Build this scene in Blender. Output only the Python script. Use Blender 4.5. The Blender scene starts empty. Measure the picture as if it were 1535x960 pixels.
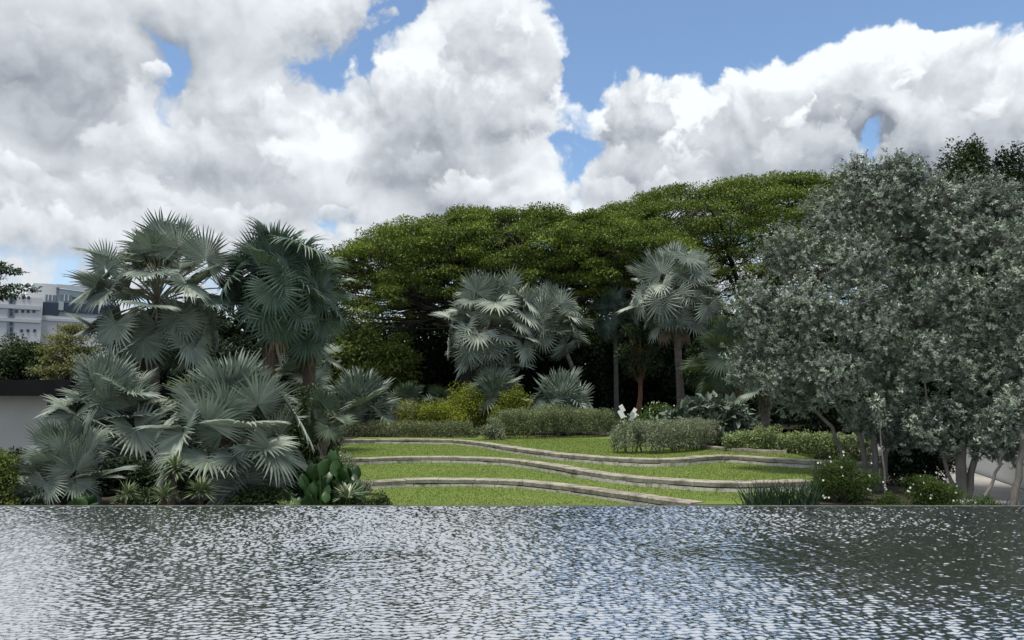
import bpy, math, random
import numpy as np
from mathutils import Matrix, Vector

# ------------------------------------------------------------------ camera
E = 1.65                      # eye height above the water
F = 1112.0                    # focal length in photo pixels
TH = math.atan(130.0 / F)     # camera looks up a little (horizon at photo row 610)
sc = bpy.context.scene
C = sc.collection
cam_d = bpy.data.cameras.new('camera'); cam = bpy.data.objects.new('camera', cam_d); C.objects.link(cam)
cam_d.sensor_width = 36.0; cam_d.lens = 36.0 * F / 1535.0
cam_d.clip_start = 0.1; cam_d.clip_end = 3000
cam.location = (0, 0, E); cam.rotation_euler = (math.radians(90) + TH, 0, 0)
sc.camera = cam
sc.view_settings.view_transform = 'Standard'; sc.view_settings.look = 'None'
sc.view_settings.gamma = 1.0; sc.view_settings.exposure = 0.55
sc.view_settings.use_curve_mapping = False
sc.render.resolution_x = 1024; sc.render.resolution_y = 640
try:
    sc.cycles.max_bounces = 8; sc.cycles.diffuse_bounces = 3; sc.cycles.transparent_max_bounces = 8
except Exception:
    pass

SUN_EL = math.radians(75); SUN_AZ = math.radians(205)   # azimuth clockwise from +Y (behind and left of the camera)

def ray(px, py):
    x = (px - 767.5) / F; y = (480 - py) / F
    return np.array([x, math.cos(TH) - y * math.sin(TH), math.sin(TH) + y * math.cos(TH)])

def at(px, py, d):
    r = ray(px, py); return np.array([0, 0, E]) + r * (d / r[1])

def onz(px, py, z):
    r = ray(px, py); return np.array([0, 0, E]) + r * ((z - E) / r[2])

# ------------------------------------------------------------------ world: sky with cumulus
def uv_dir(px, py):
    r = ray(px, py); r = r / np.linalg.norm(r); s = 2 / (1 + r[1]); return r[0] * s, r[2] * s

w = bpy.data.worlds.new('World'); sc.world = w; w.use_nodes = True
nt = w.node_tree
for n in list(nt.nodes): nt.nodes.remove(n)

class X:                                     # small wrapper: arithmetic on sockets builds math nodes
    def __init__(s, t, k): s.t, s.k = t, k
    def op(s, o, b=None, c=None, clamp=False):
        n = s.t.nodes.new('ShaderNodeMath'); n.operation = o; n.use_clamp = clamp
        for i, v in enumerate((s, b, c)):
            if v is None: continue
            if isinstance(v, X): s.t.links.new(v.k, n.inputs[i])
            else: n.inputs[i].default_value = v
        return X(s.t, n.outputs[0])
    def __add__(s, b): return s.op('ADD', b)
    def __sub__(s, b): return s.op('SUBTRACT', b)
    def __mul__(s, b): return s.op('MULTIPLY', b)
    def __truediv__(s, b): return s.op('DIVIDE', b)
    def lin(s, a, b):
        n = s.t.nodes.new('ShaderNodeMapRange'); s.t.links.new(s.k, n.inputs[0]); n.inputs[1].default_value = a; n.inputs[2].default_value = b
        return X(s.t, n.outputs[0])
    def smooth(s, a, b):
        n = s.t.nodes.new('ShaderNodeMapRange'); n.interpolation_type = 'SMOOTHSTEP'
        s.t.links.new(s.k, n.inputs[0]); n.inputs[1].default_value = a; n.inputs[2].default_value = b
        return X(s.t, n.outputs[0])

HOLES = [  # px, py, rx, ry, rot, amount: blue gaps (negative) and cloud towers or an added overhead bank (positive)
    (258, 108, 74, 100, 12, -1.35), (590, 50, 62, 140, -38, -1.35), (480, 135, 85, 80, 0, -1.25), (530, 100, 80, 60, 30, -.6),
    (930, 25, 230, 140, 0, -1.5), (1120, 10, 330, 150, 0, -1.6), (1090, 95, 90, 90, 0, -.6), (1380, -30, 420, 120, 0, -1.7),
    (1490, 88, 70, 60, 0, -1.0), (868, 130, 50, 110, 0, -.9), (825, 215, 80, 65, 0, -.9), (1285, 207, 45, 48, 0, -1.4),
    (505, 312, 80, 35, 0, -.4), (430, 260, 140, 90, 0, .5), (55, 190, 140, 40, 0, -.3), (200, 360, 420, 70, 0, .6), (850, 290, 70, 90, 0, -.5), (620, 30, 70, 70, 0, -.5),
    (1055, 165, 45, 80, 0, -.9), (1350, 70, 40, 50, 0, -.3),
    (960, 195, 120, 150, 0, 1.7), (1130, 190, 200, 160, 0, 1.2), (1290, 115, 150, 120, 0, 1.35), (1420, 115, 115, 130, 0, 1.25),
    (1530, 150, 130, 130, 0, 1.2), (730, 120, 200, 220, 0, 1.2), (640, 200, 260, 160, 0, .9), (330, 190, 260, 160, 0, .5),
    (767, -1250, 2400, 1000, 0, 1.6), (90, 60, 330, 220, 0, .9), (700, 300, 260, 80, 0, .55), (1000, 290, 300, 80, 0, .6), (500, 40, 130, 110, -38, .5), (130, 290, 330, 90, 0, .5),  # starts with an added overhead bank, out of view, whitening the water's reflection
]
GREYS = [(60, 110, 330, 200, 0, 1.0), (330, 50, 300, 110, 0, .75), (300, 262, 420, 70, 0, .6), (720, 215, 260, 110, 0, .75),
         (950, 225, 170, 100, 0, .7), (1120, 245, 280, 110, 0, 1.0), (1180, 165, 90, 60, 0, .5), (1370, 160, 120, 80, 0, .5), (1240, 150, 60, 35, 0, .3), (1480, 195, 250, 90, 0, .9),
         (700, 70, 200, 100, 0, .35), (560, 280, 260, 60, 0, .5)]

def blobs(t, vec, items, start):
    acc = start
    for (px, py, rx, ry, rot, a) in items:
        u, v = uv_dir(px, py)
        mp = t.nodes.new('ShaderNodeMapping'); mp.vector_type = 'TEXTURE'
        mp.inputs['Location'].default_value = (u, v, 0)
        mp.inputs['Rotation'].default_value = (0, 0, math.radians(rot))
        mp.inputs['Scale'].default_value = (rx / F, ry / F, 1)
        t.links.new(vec, mp.inputs['Vector'])
        g = t.nodes.new('ShaderNodeTexGradient'); g.gradient_type = 'SPHERICAL'
        t.links.new(mp.outputs[0], g.inputs[0])
        acc = X(t, g.outputs['Fac']).op('MULTIPLY_ADD', a, acc)
    return acc

def noise(t, vec, scale, detail, rough=.55, out='Fac', dist=0.0, dim='3D'):
    n = t.nodes.new('ShaderNodeTexNoise'); n.noise_dimensions = dim
    n.inputs['Scale'].default_value = scale; n.inputs['Detail'].default_value = detail
    n.inputs['Roughness'].default_value = rough; n.inputs['Distortion'].default_value = dist
    if vec is not None: t.links.new(vec, n.inputs['Vector'])
    return n.outputs[out]

def cloud_group(name, detail, puffy):
    grp = bpy.data.node_groups.new(name, 'ShaderNodeTree')
    grp.interface.new_socket('Vector', in_out='INPUT', socket_type='NodeSocketVector')
    grp.interface.new_socket('Density', in_out='OUTPUT', socket_type='NodeSocketFloat')
    gi = grp.nodes.new('NodeGroupInput'); go = grp.nodes.new('NodeGroupOutput'); vin = gi.outputs[0]
    def vm(op, a, b=None, sc_=None):
        n = grp.nodes.new('ShaderNodeVectorMath'); n.operation = op; grp.links.new(a, n.inputs[0])
        if isinstance(b, tuple): n.inputs[1].default_value = b
        elif b is not None: grp.links.new(b, n.inputs[1])
        if sc_ is not None: n.inputs['Scale'].default_value = sc_
        return n.outputs[0]
    wn = noise(grp, vin, 7.0, 5 if puffy else 2, .58, 'Color', dim='2D')
    wv = vm('ADD', vin, vm('SCALE', vm('SUBTRACT', wn, (.5, .5, .5)), sc_=.12))
    cover = blobs(grp, wv, HOLES, 0.50)
    big = X(grp, noise(grp, vin, 2.3, 2, .5, dim='2D')); fb = X(grp, noise(grp, wv, 8.0, detail, .52, dim='2D'))
    d = cover + (big - .5) * .35 + (fb - .5) * 1.05
    if puffy:
        vor = grp.nodes.new('ShaderNodeTexVoronoi'); vor.feature = 'SMOOTH_F1'; vor.voronoi_dimensions = '2D'
        vor.inputs['Scale'].default_value = 16; vor.inputs['Detail'].default_value = 2.5; vor.inputs['Roughness'].default_value = .55; vor.inputs['Smoothness'].default_value = .35
        grp.links.new(wv, vor.inputs['Vector']); d = d - (X(grp, vor.outputs['Distance']) - .4) * .62
    grp.links.new(d.k, go.inputs[0]); return grp
G_FINE, G_SOFT = cloud_group('cloud_density', 8, True), cloud_group('cloud_density_soft', 2.5, False)

tc = nt.nodes.new('ShaderNodeTexCoord')
sep = nt.nodes.new('ShaderNodeSeparateXYZ'); nt.links.new(tc.outputs['Generated'], sep.inputs[0])
dx, dy, dz = (X(nt, sep.outputs[i]) for i in range(3))
s2 = X(nt, (dy + 1).op('MAXIMUM', .05).k).op('POWER', -1.0) * 2
cmb = nt.nodes.new('ShaderNodeCombineXYZ'); nt.links.new((dx * s2).k, cmb.inputs[0]); nt.links.new((dz * s2).k, cmb.inputs[1])
def dens_at(ox, oy, grp=G_FINE):
    v = cmb.outputs[0]
    if ox or oy:
        a = nt.nodes.new('ShaderNodeVectorMath'); a.operation = 'ADD'; a.inputs[1].default_value = (ox, oy, 0)
        nt.links.new(v, a.inputs[0]); v = a.outputs[0]
    g = nt.nodes.new('ShaderNodeGroup'); g.node_tree = grp; nt.links.new(v, g.inputs[0]); return X(nt, g.outputs[0])
D0 = dens_at(0, 0); D1 = dens_at(.006, .018); S0 = dens_at(0, 0, G_SOFT); S2 = dens_at(.02, .085, G_SOFT)
alpha = D0.smooth(.0, .42)
emb1 = (D0 - D1) * .30; emb2 = (S0 - S2) * .42
grey = blobs(nt, cmb.outputs[0], GREYS, X(nt, noise(nt, cmb.outputs[0], 5, 4, .5, dim='2D')) * .5 - .2)
thick = D0.smooth(.5, 1.6)
lit = (emb1 + emb2 - grey * .36 - thick * .10 + .84)
sky = nt.nodes.new('ShaderNodeTexSky'); sky.sky_type = 'NISHITA'; sky.sun_disc = False
sky.sun_elevation = SUN_EL; sky.sun_rotation = SUN_AZ; sky.air_density = 1.0; sky.dust_density = 1.0; sky.ozone_density = 1.0
def mixc(t, f, a, b, typ='MIX'):
    n = t.nodes.new('ShaderNodeMix'); n.data_type = 'RGBA'; n.blend_type = typ
    for i, v in ((0, f), (6, a), (7, b)):
        if hasattr(v, 'is_linked'): t.links.new(v, n.inputs[i])
        elif isinstance(v, X): t.links.new(v.k, n.inputs[i])
        elif i == 0: n.inputs[0].default_value = v
        else: n.inputs[i].default_value = (*v, 1)
    return n.outputs[2]
SKYK = 0.10
CLOUD_W = tuple(c / SKYK for c in (.66, .69, .715))
CLOUD_G = tuple(c / SKYK for c in (.175, .20, .24))
cl = mixc(nt, lit.lin(-.05, 1.05), CLOUD_G, CLOUD_W)
blue = mixc(nt, 1.0, sky.outputs[0], (1.12, 1.22, 1.27), 'MULTIPLY')
haze = dz.smooth(.34, .0) * .55
blue = mixc(nt, haze, blue, tuple(c / SKYK for c in (.42, .53, .67)))
col = mixc(nt, alpha, blue, cl)
# nearer cumulus heaps, back to front: px, py, rx, ry, tone, strength
HEAPS = [(960, 185, 80, 88, .52, .95), (1290, 122, 84, 74, .92, 1.0), (1165, 152, 74, 60, .90, 1.0), (1432, 112, 80, 80, .74, 1.0), (1540, 150, 62, 76, .78, 1.0), (1112, 208, 92, 84, .60, .95),
         (1240, 172, 66, 48, .44, .8), (1215, 232, 95, 62, .66, .9), (1365, 208, 74, 66, .72, .9), (1490, 205, 90, 60, .60, .9),
         (735, 75, 104, 86, .62, .9), (800, 120, 56, 90, .66, .85), (560, 158, 82, 70, .80, .95), (700, 175, 130, 92, .60, .85), (500, 42, 96, 58, .72, .9), (228, 108, 30, 24, .95, .95),
         (362, 175, 84, 72, .64, .85), (425, 172, 56, 52, .84, .95), (205, 222, 96, 62, .80, .9), (100, 110, 130, 80, .42, .7), (320, 250, 130, 56, .56, .8), (640, 262, 120, 50, .54, .8),
         (690, 302, 90, 44, .80, .9), (800, 300, 74, 36, .84, .9), (905, 288, 70, 36, .82, .9), (1010, 292, 76, 38, .78, .85), (512, 322, 34, 20, .82, .9), (100, 300, 170, 46, .74, .8), (360, 330, 120, 30, .80, .8), (30, 262, 60, 40, .82, .8), (70, 352, 130, 46, .80, .85), (300, 372, 130, 36, .8, .85)]
hv = nt.nodes.new('ShaderNodeVectorMath'); hv.operation = 'ADD'
hw = nt.nodes.new('ShaderNodeVectorMath'); hw.operation = 'MULTIPLY_ADD'; nt.links.new(noise(nt, cmb.outputs[0], 11, 5, .55, 'Color', dim='2D'), hw.inputs[0]); hw.inputs[1].default_value = (.05, .05, 0); hw.inputs[2].default_value = (-.025, -.025, 0)
nt.links.new(cmb.outputs[0], hv.inputs[0]); nt.links.new(hw.outputs[0], hv.inputs[1])
hvo = nt.nodes.new('ShaderNodeTexVoronoi'); hvo.feature = 'SMOOTH_F1'; hvo.voronoi_dimensions = '2D'
hvo.inputs['Scale'].default_value = 21; hvo.inputs['Detail'].default_value = 3; hvo.inputs['Roughness'].default_value = .55; hvo.inputs['Smoothness'].default_value = .3; nt.links.new(hv.outputs[0], hvo.inputs['Vector'])
hn = (X(nt, noise(nt, hv.outputs[0], 15, 6, .5, dim='2D')) - .5) * .7 - (X(nt, hvo.outputs['Distance']) - .38) * .75
hshade = emb1 * 1.3 + hn * .22
for (px, py, rx, ry, tone, st) in HEAPS:
    u, v = uv_dir(px, py); mp = nt.nodes.new('ShaderNodeMapping'); mp.vector_type = 'TEXTURE'
    mp.inputs['Location'].default_value = (u, v, 0); mp.inputs['Scale'].default_value = (rx * 1.45 / F, ry * 1.45 / F, 1); nt.links.new(hv.outputs[0], mp.inputs['Vector'])
    g = nt.nodes.new('ShaderNodeTexGradient'); g.gradient_type = 'SPHERICAL'; nt.links.new(mp.outputs[0], g.inputs[0])
    sx = nt.nodes.new('ShaderNodeSeparateXYZ'); nt.links.new(mp.outputs[0], sx.inputs[0]); ly = X(nt, sx.outputs[1])
    m = (X(nt, g.outputs['Fac']) + hn * .55).smooth(.22, .42) * ly.smooth(-.72, .0) * st
    tn = (hshade + ly * .52 + (tone - .12)).lin(-.05, 1.05)
    col = mixc(nt, m, col, mixc(nt, tn, CLOUD_G, CLOUD_W))
bg = nt.nodes.new('ShaderNodeBackground'); bg.inputs['Strength'].default_value = SKYK
nt.links.new(col, bg.inputs['Color'])
wo = nt.nodes.new('ShaderNodeOutputWorld'); nt.links.new(bg.outputs[0], wo.inputs['Surface'])
try: w.cycles.sampling_method = 'MANUAL'; w.cycles.sample_map_resolution = 512
except Exception: pass

# ------------------------------------------------------------------ sun (behind thin cloud: soft)
sd = bpy.data.lights.new('sun', 'SUN'); so = bpy.data.objects.new('sun', sd); C.objects.link(so)
sd.energy = 2.9; sd.angle = math.radians(11); sd.color = (1.0, .94, .83)
sdir = Vector((math.sin(SUN_AZ) * math.cos(SUN_EL), math.cos(SUN_AZ) * math.cos(SUN_EL), math.sin(SUN_EL)))
so.rotation_euler = sdir.to_track_quat('Z', 'Y').to_euler(); so.location = (0, -5, 60)

# ------------------------------------------------------------------ materials
def new_mat(name):
    m = bpy.data.materials.new(name); m.use_nodes = True
    t = m.node_tree; b = t.nodes['Principled BSDF']; return m, t, b

def ramp(t, fac, stops):
    r = t.nodes.new('ShaderNodeValToRGB'); e = r.color_ramp.elements
    while len(e) < len(stops): e.new(.5)
    for i, (p, c) in enumerate(stops): e[i].position = p; e[i].color = (*c, 1)
    t.links.new(fac, r.inputs[0]); return r.outputs[0]

def leaf_mat(name, dark, light, rough=.55, transl=.25, spec=.35, objrand=False, tcol=None, streak=0):
    m, t, b = new_mat(name)
    if objrand:
        oi = t.nodes.new('ShaderNodeObjectInfo'); tco = t.nodes.new('ShaderNodeTexCoord')
        a = t.nodes.new('ShaderNodeAttribute'); a.attribute_name = 'tint'
        f = X(t, oi.outputs['Random']) * .6 + X(t, noise(t, tco.outputs['Object'], 3.5, 4)) * .8 + X(t, a.outputs['Fac']) * .55 - .45
    else:
        a = t.nodes.new('ShaderNodeAttribute'); a.attribute_name = 'tint'; f = X(t, a.outputs['Fac'])
    mid = tuple((x + y) / 2 for x, y in zip(dark, light))
    c = ramp(t, f.k, [(0, dark), (.55, mid), (1, light)])
    t.links.new(c, b.inputs['Base Color'])
    b.inputs['Roughness'].default_value = rough; b.inputs['Specular IOR Level'].default_value = spec
    tr = t.nodes.new('ShaderNodeBsdfTranslucent')
    tm = mixc(t, 1.0, c, tcol or (1.0, 1.15, .55), 'MULTIPLY'); t.links.new(tm, tr.inputs['Color'])
    mx = t.nodes.new('ShaderNodeMixShader'); mx.inputs[0].default_value = transl
    t.links.new(b.outputs[0], mx.inputs[1]); t.links.new(tr.outputs[0], mx.inputs[2])
    t.links.new(mx.outputs[0], t.nodes['Material Output'].inputs['Surface'])
    return m

def rough_mat(name, stops, scale=4, detail=6, rough=.85, bump=.3, bscale=None, stretch=(1, 1, 1), spec=.3):
    m, t, b = new_mat(name)
    tco = t.nodes.new('ShaderNodeTexCoord'); mp = t.nodes.new('ShaderNodeMapping'); mp.inputs['Scale'].default_value = stretch
    t.links.new(tco.outputs['Object'], mp.inputs[0])
    f = noise(t, mp.outputs[0], scale, detail, .6)
    n = len(stops)
    t.links.new(ramp(t, f, [(.28 + .44 * i / max(n - 1, 1), c) for i, c in enumerate(stops)]), b.inputs['Base Color'])
    b.inputs['Roughness'].default_value = rough; b.inputs['Specular IOR Level'].default_value = spec
    if bump:
        bn = t.nodes.new('ShaderNodeBump'); bn.inputs['Strength'].default_value = bump; bn.inputs['Distance'].default_value = .03
        t.links.new(noise(t, mp.outputs[0], bscale or scale * 6, 5, .6), bn.inputs['Height']); t.links.new(bn.outputs[0], b.inputs['Normal'])
    return m

MT = {}
MT['silver_frond'] = leaf_mat('silver_frond', (.072, .102, .078), (.275, .32, .255), .5, .10, .4, True, (.8, 1.0, .8))
MT['pale_frond'] = leaf_mat('pale_frond', (.095, .125, .10), (.35, .39, .32), .5, .10, .4, True, (.8, 1.0, .8))
MT['green_frond'] = leaf_mat('green_frond', (.038, .072, .052), (.120, .175, .130), .45, .12, .45, True)
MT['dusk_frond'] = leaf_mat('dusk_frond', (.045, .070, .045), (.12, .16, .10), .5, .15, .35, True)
MT['dead_frond'] = leaf_mat('dead_frond', (.10, .075, .045), (.24, .185, .12), .8, .1, .2, True, (1, .9, .7))
MT['petiole'] = rough_mat('petiole', [(.16, .17, .11), (.28, .28, .20)], 5, 3, .6, .1)
MT['palm_trunk'] = rough_mat('palm_trunk', [(.05, .043, .036), (.13, .11, .09), (.20, .175, .15)], 3, 6, .9, .8, 14, (1, 1, 3))
MT['fibre_trunk'] = rough_mat('fibre_trunk', [(.045, .032, .024), (.14, .10, .075)], 8, 6, .95, 1.0, 30, (3, 3, .5))
MT['bark'] = rough_mat('bark', [(.05, .045, .038), (.12, .11, .095)], 3, 6, .9, .6, 12, (2, 2, .6))
MT['pale_bark'] = rough_mat('pale_bark', [(.10, .092, .08), (.22, .205, .18)], 4, 6, .9, .6, 16, (2, 2, .6))
MT['red_bark'] = rough_mat('red_bark', [(.09, .045, .028), (.22, .11, .065)], 4, 6, .9, .6, 16, (2, 2, .6))
MT['dark_bark'] = rough_mat('dark_bark', [(.022, .019, .016), (.055, .048, .04)], 2, 5, .9, .5, 9)
MT['rain_leaf'] = leaf_mat('rain_leaf', (.030, .058, .011), (.215, .268, .046), .55, .22, .25)
MT['rain_leaf_far'] = leaf_mat('rain_leaf_far', (.030, .058, .012), (.200, .252, .046), .55, .22, .25)
MT['silver_leaf'] = leaf_mat('silver_leaf', (.017, .037, .020), (.46, .53, .42), .38, .10, .5, False, (.9, 1, .8))
MT['dark_leaf'] = leaf_mat('dark_leaf', (.014, .030, .010), (.055, .085, .028), .5, .2, .3)
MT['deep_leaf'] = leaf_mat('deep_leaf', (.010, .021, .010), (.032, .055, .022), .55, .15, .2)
MT['bush_leaf'] = leaf_mat('bush_leaf', (.045, .075, .014), (.20, .24, .055), .5, .25, .3)
MT['layer_leaf'] = leaf_mat('layer_leaf', (.09, .10, .03), (.30, .29, .14), .55, .25, .25)
MT['yellow_leaf'] = leaf_mat('yellow_leaf', (.09, .115, .012), (.33, .36, .040), .5, .3, .3)
MT['olive_leaf'] = leaf_mat('olive_leaf', (.07, .09, .02), (.29, .29, .07), .5, .3, .3)
MT['grey_leaf'] = leaf_mat('grey_leaf', (.085, .105, .06), (.33, .36, .25), .6, .15, .25)
MT['hedge_leaf'] = leaf_mat('hedge_leaf', (.06, .08, .035), (.25, .28, .15), .6, .2, .25)
MT['varieg_leaf'] = leaf_mat('varieg_leaf', (.055, .095, .025), (.36, .42, .20), .5, .2, .35)
MT['fern_leaf'] = leaf_mat('fern_leaf', (.022, .050, .008), (.085, .135, .022), .5, .3, .3)
MT['glossy_leaf'] = leaf_mat('glossy_leaf', (.012, .038, .009), (.042, .095, .022), .38, .15, .4)
MT['grey_pad'] = leaf_mat('grey_pad', (.045, .070, .052), (.20, .245, .195), .6, .08, .3)
MT['sword_leaf'] = leaf_mat('sword_leaf', (.012, .028, .014), (.045, .075, .04), .4, .1, .4)
MT['yucca_leaf'] = leaf_mat('yucca_leaf', (.065, .095, .045), (.19, .23, .115), .5, .1, .35)
MT['cream_yucca'] = leaf_mat('cream_yucca', (.10, .14, .08), (.42, .45, .32), .5, .1, .35)
MT['flower'] = leaf_mat('flower', (.7, .7, .66), (.85, .85, .82), .6, .3, .2)
MT['twig'] = rough_mat('twig', [(.05, .042, .033), (.14, .12, .10)], 6, 4, .9, 0)
MT['soil'] = rough_mat('soil', [(.018, .015, .011), (.05, .042, .03)], 3, 8, .95, .6, 14)
MT['stone'] = rough_mat('stone', [(.08, .07, .055), (.28, .255, .21), (.40, .37, .31)], 3.2, 9, .9, .5, 25)
MT['stone_low'] = rough_mat('stone_low', [(.18, .165, .13), (.45, .425, .365), (.56, .535, .47)], 4.5, 9, .9, .5, 25)
MT['render_wall'] = rough_mat('render_wall', [(.55, .56, .56), (.66, .67, .67)], .7, 6, .85, .1, 30)
MT['shaded_render'] = rough_mat('shaded_render', [(.42, .41, .37), (.50, .49, .45)], .7, 6, .85, .1, 30)  # white render, its colour lowered to carry the shade under the eave
MT['white_paint'] = rough_mat('white_paint', [(.70, .71, .70), (.80, .81, .80)], 1.2, 5, .6, .05, 30)
MT['grey_paint'] = rough_mat('grey_paint', [(.24, .25, .25), (.38, .39, .39)], 5, 5, .5, .05, 30)
MT['black_metal'] = rough_mat('black_metal', [(.006, .006, .007), (.011, .011, .012)], 2, 4, .8, .05, 30, spec=.1)
MT['roof_dark'] = rough_mat('roof_dark', [(.007, .007, .008), (.014, .014, .014)], 2, 4, .8, .1, 12, spec=.1)
MT['paving'] = rough_mat('paving', [(.20, .19, .18), (.36, .35, .33)], 1.6, 7, .85, .25, 22)
MT['deck'] = rough_mat('deck', [(.20, .19, .18), (.30, .29, .27)], 1.2, 6, .8, .2, 20)
MT['tile_dark'] = rough_mat('tile_dark', [(.020, .024, .024), (.040, .045, .044)], 2.5, 5, .5, .1, 12)
MT['wet_edge'] = rough_mat('wet_edge', [(.04, .04, .036), (.16, .16, .145)], 6, 6, .35, .2, 25)
MT['far_wall'] = rough_mat('far_wall', [(.44, .45, .46), (.52, .53, .54)], .08, 4, .8, 0)
MT['far_band'] = rough_mat('far_band', [(.38, .40, .42), (.46, .48, .50)], .08, 4, .7, 0)
MT['far_glass'] = rough_mat('far_glass', [(.08, .11, .14), (.14, .18, .21)], .2, 4, .2, 0, spec=.6)
MT['far_green'] = rough_mat('far_green', [(.27, .33, .34), (.35, .41, .42)], .1, 4, .5, 0)
MT['far_navy'] = rough_mat('far_navy', [(.015, .028, .05), (.03, .05, .08)], .2, 4, .3, 0)

def grass_mat():
    m, t, b = new_mat('lawn_grass'); tco = t.nodes.new('ShaderNodeTexCoord')
    n1 = X(t, noise(t, tco.outputs['Object'], .55, 5, .6)); n2 = X(t, noise(t, tco.outputs['Object'], 30, 4, .7)); n3 = X(t, noise(t, tco.outputs['Object'], 4, 5, .6))
    f = (n1 - .5) * .9 + (n2 - .5) * .5 + (n3 - .5) * .5 + .5
    t.links.new(ramp(t, f.k, [(.1, (.080, .116, .022)), (.45, (.118, .165, .036)), (.8, (.150, .192, .052))]), b.inputs['Base Color'])
    b.inputs['Roughness'].default_value = .9; b.inputs['Specular IOR Level'].default_value = .15
    bn = t.nodes.new('ShaderNodeBump'); bn.inputs['Strength'].default_value = .6; bn.inputs['Distance'].default_value = .02
    t.links.new(noise(t, tco.outputs['Object'], 60, 4, .7), bn.inputs['Height']); t.links.new(bn.outputs[0], b.inputs['Normal'])
    return m
MT['grass'] = grass_mat()
MT['blade'] = leaf_mat('blade', (.106, .152, .032), (.138, .186, .046), .8, .25, .15)

def water_mat():
    m, t, b = new_mat('pool_water')
    b.inputs['Base Color'].default_value = (.84, .85, .86, 1); b.inputs['Metallic'].default_value = 1.0   # strongly reflecting film over a black pool
    b.inputs['Roughness'].default_value = .10
    tco = t.nodes.new('ShaderNodeTexCoord'); mp = t.nodes.new('ShaderNodeMapping'); mp.inputs['Scale'].default_value = (.6, 1, 1)
    t.links.new(tco.outputs['Object'], mp.inputs[0])
    bn = t.nodes.new('ShaderNodeBump'); bn.inputs['Strength'].default_value = .35; bn.inputs['Distance'].default_value = .012
    t.links.new(noise(t, mp.outputs[0], 22, 3, .55), bn.inputs['Height']); t.links.new(bn.outputs[0], b.inputs['Normal'])
    return m
MT['water'] = water_mat()

# ------------------------------------------------------------------ mesh helpers
class MB:                                    # collects quads in numpy arrays
    def __init__(s): s.v, s.f, s.m, s.t, s.n = [], [], [], [], 0
    def add(s, v, f, mat=0, tint=.5):
        v = np.asarray(v, float).reshape(-1, 3); f = np.asarray(f, int).reshape(-1, 4)
        s.v.append(v); s.f.append(f + s.n); s.m.append(np.full(len(f), mat)); s.n += len(v)
        s.t.append(np.broadcast_to(np.asarray(tint, float), (len(v),)))
        return s
    def mesh(s, name, mats, smooth=False):
        v = np.concatenate(s.v); f = np.concatenate(s.f); mi = np.concatenate(s.m); ti = np.concatenate(s.t)
        me = bpy.data.meshes.new(name)
        me.vertices.add(len(v)); me.vertices.foreach_set('co', v.astype(np.float32).ravel())
        me.loops.add(len(f) * 4); me.loops.foreach_set('vertex_index', f.astype(np.int32).ravel())
        me.polygons.add(len(f)); me.polygons.foreach_set('loop_start', np.arange(0, len(f) * 4, 4, dtype=np.int32))
        for k in (mats if isinstance(mats, (list, tuple)) else [mats]): me.materials.append(MT[k])
        me.polygons.foreach_set('material_index', mi.astype(np.int32))
        me.polygons.foreach_set('use_smooth', np.full(len(f), smooth))
        at_ = me.attributes.new('tint', 'FLOAT', 'POINT'); at_.data.foreach_set('value', ti.astype(np.float32))
        me.update(calc_edges=True); return me
    def build(s, name, mats, parent=None, smooth=False, origin=None):
        if origin is not None:
            s.v = [a - np.asarray(origin, float) for a in s.v]
        o = bpy.data.objects.new(name, s.mesh(name, mats, smooth)); C.objects.link(o)
        if origin is not None: o.location = origin
        if parent is not None: o.parent = parent
        return o

def tag(o, label, cat, group=None, kind=None):
    if label: o['label'] = label
    if cat: o['category'] = cat
    if group: o['group'] = group
    if kind: o['kind'] = kind
    return o
def thing(name, loc, label, cat, group=None):
    o = bpy.data.objects.new(name, None); C.objects.link(o); o.location = [float(c) for c in loc]; o.empty_display_size = .2
    return tag(o, label, cat, group)
def struct(o): o['kind'] = 'structure'; return o

def box(mb, lo, hi, mat=0, rot=None, ctr=None):
    lo = np.asarray(lo, float); hi = np.asarray(hi, float)
    v = np.array([[x, y, z] for x in (lo[0], hi[0]) for y in (lo[1], hi[1]) for z in (lo[2], hi[2])])
    if rot is not None: v = np.array([list(rot @ Vector(p)) for p in v])
    if ctr is not None: v = v + np.asarray(ctr)
    mb.add(v, [[0, 1, 3, 2], [4, 6, 7, 5], [0, 4, 5, 1], [2, 3, 7, 6], [0, 2, 6, 4], [1, 5, 7, 3]], mat)
def tube(mb, pts, rad, sides=7, mat=0, tint=.5, wob=0, rng=None):
    pts = np.asarray(pts, float); n = len(pts); rad = np.broadcast_to(np.asarray(rad, float), (n,))
    tan = np.gradient(pts, axis=0); tan /= np.linalg.norm(tan, axis=1)[:, None] + 1e-9
    ref = np.array([1., 0, 0]) if abs(tan[0][0]) < .8 else np.array([0, 1., 0])
    a = np.arange(sides) * 2 * math.pi / sides; vs = []
    for i in range(n):
        u = np.cross(tan[i], ref); u /= np.linalg.norm(u) + 1e-9; w_ = np.cross(tan[i], u)
        r = rad[i] * (1 + (wob * rng.uniform(-1, 1, sides) if wob else 0))
        vs.append(pts[i] + (np.cos(a) * r)[:, None] * u + (np.sin(a) * r)[:, None] * w_ if wob else pts[i] + rad[i] * (np.cos(a)[:, None] * u + np.sin(a)[:, None] * w_))
    f = [[i * sides + j, i * sides + (j + 1) % sides, (i + 1) * sides + (j + 1) % sides, (i + 1) * sides + j] for i in range(n - 1) for j in range(sides)]
    mb.add(np.concatenate(vs), f, mat, tint)
def nrm(a): return a / (np.linalg.norm(a, axis=-1, keepdims=True) + 1e-9)
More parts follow.
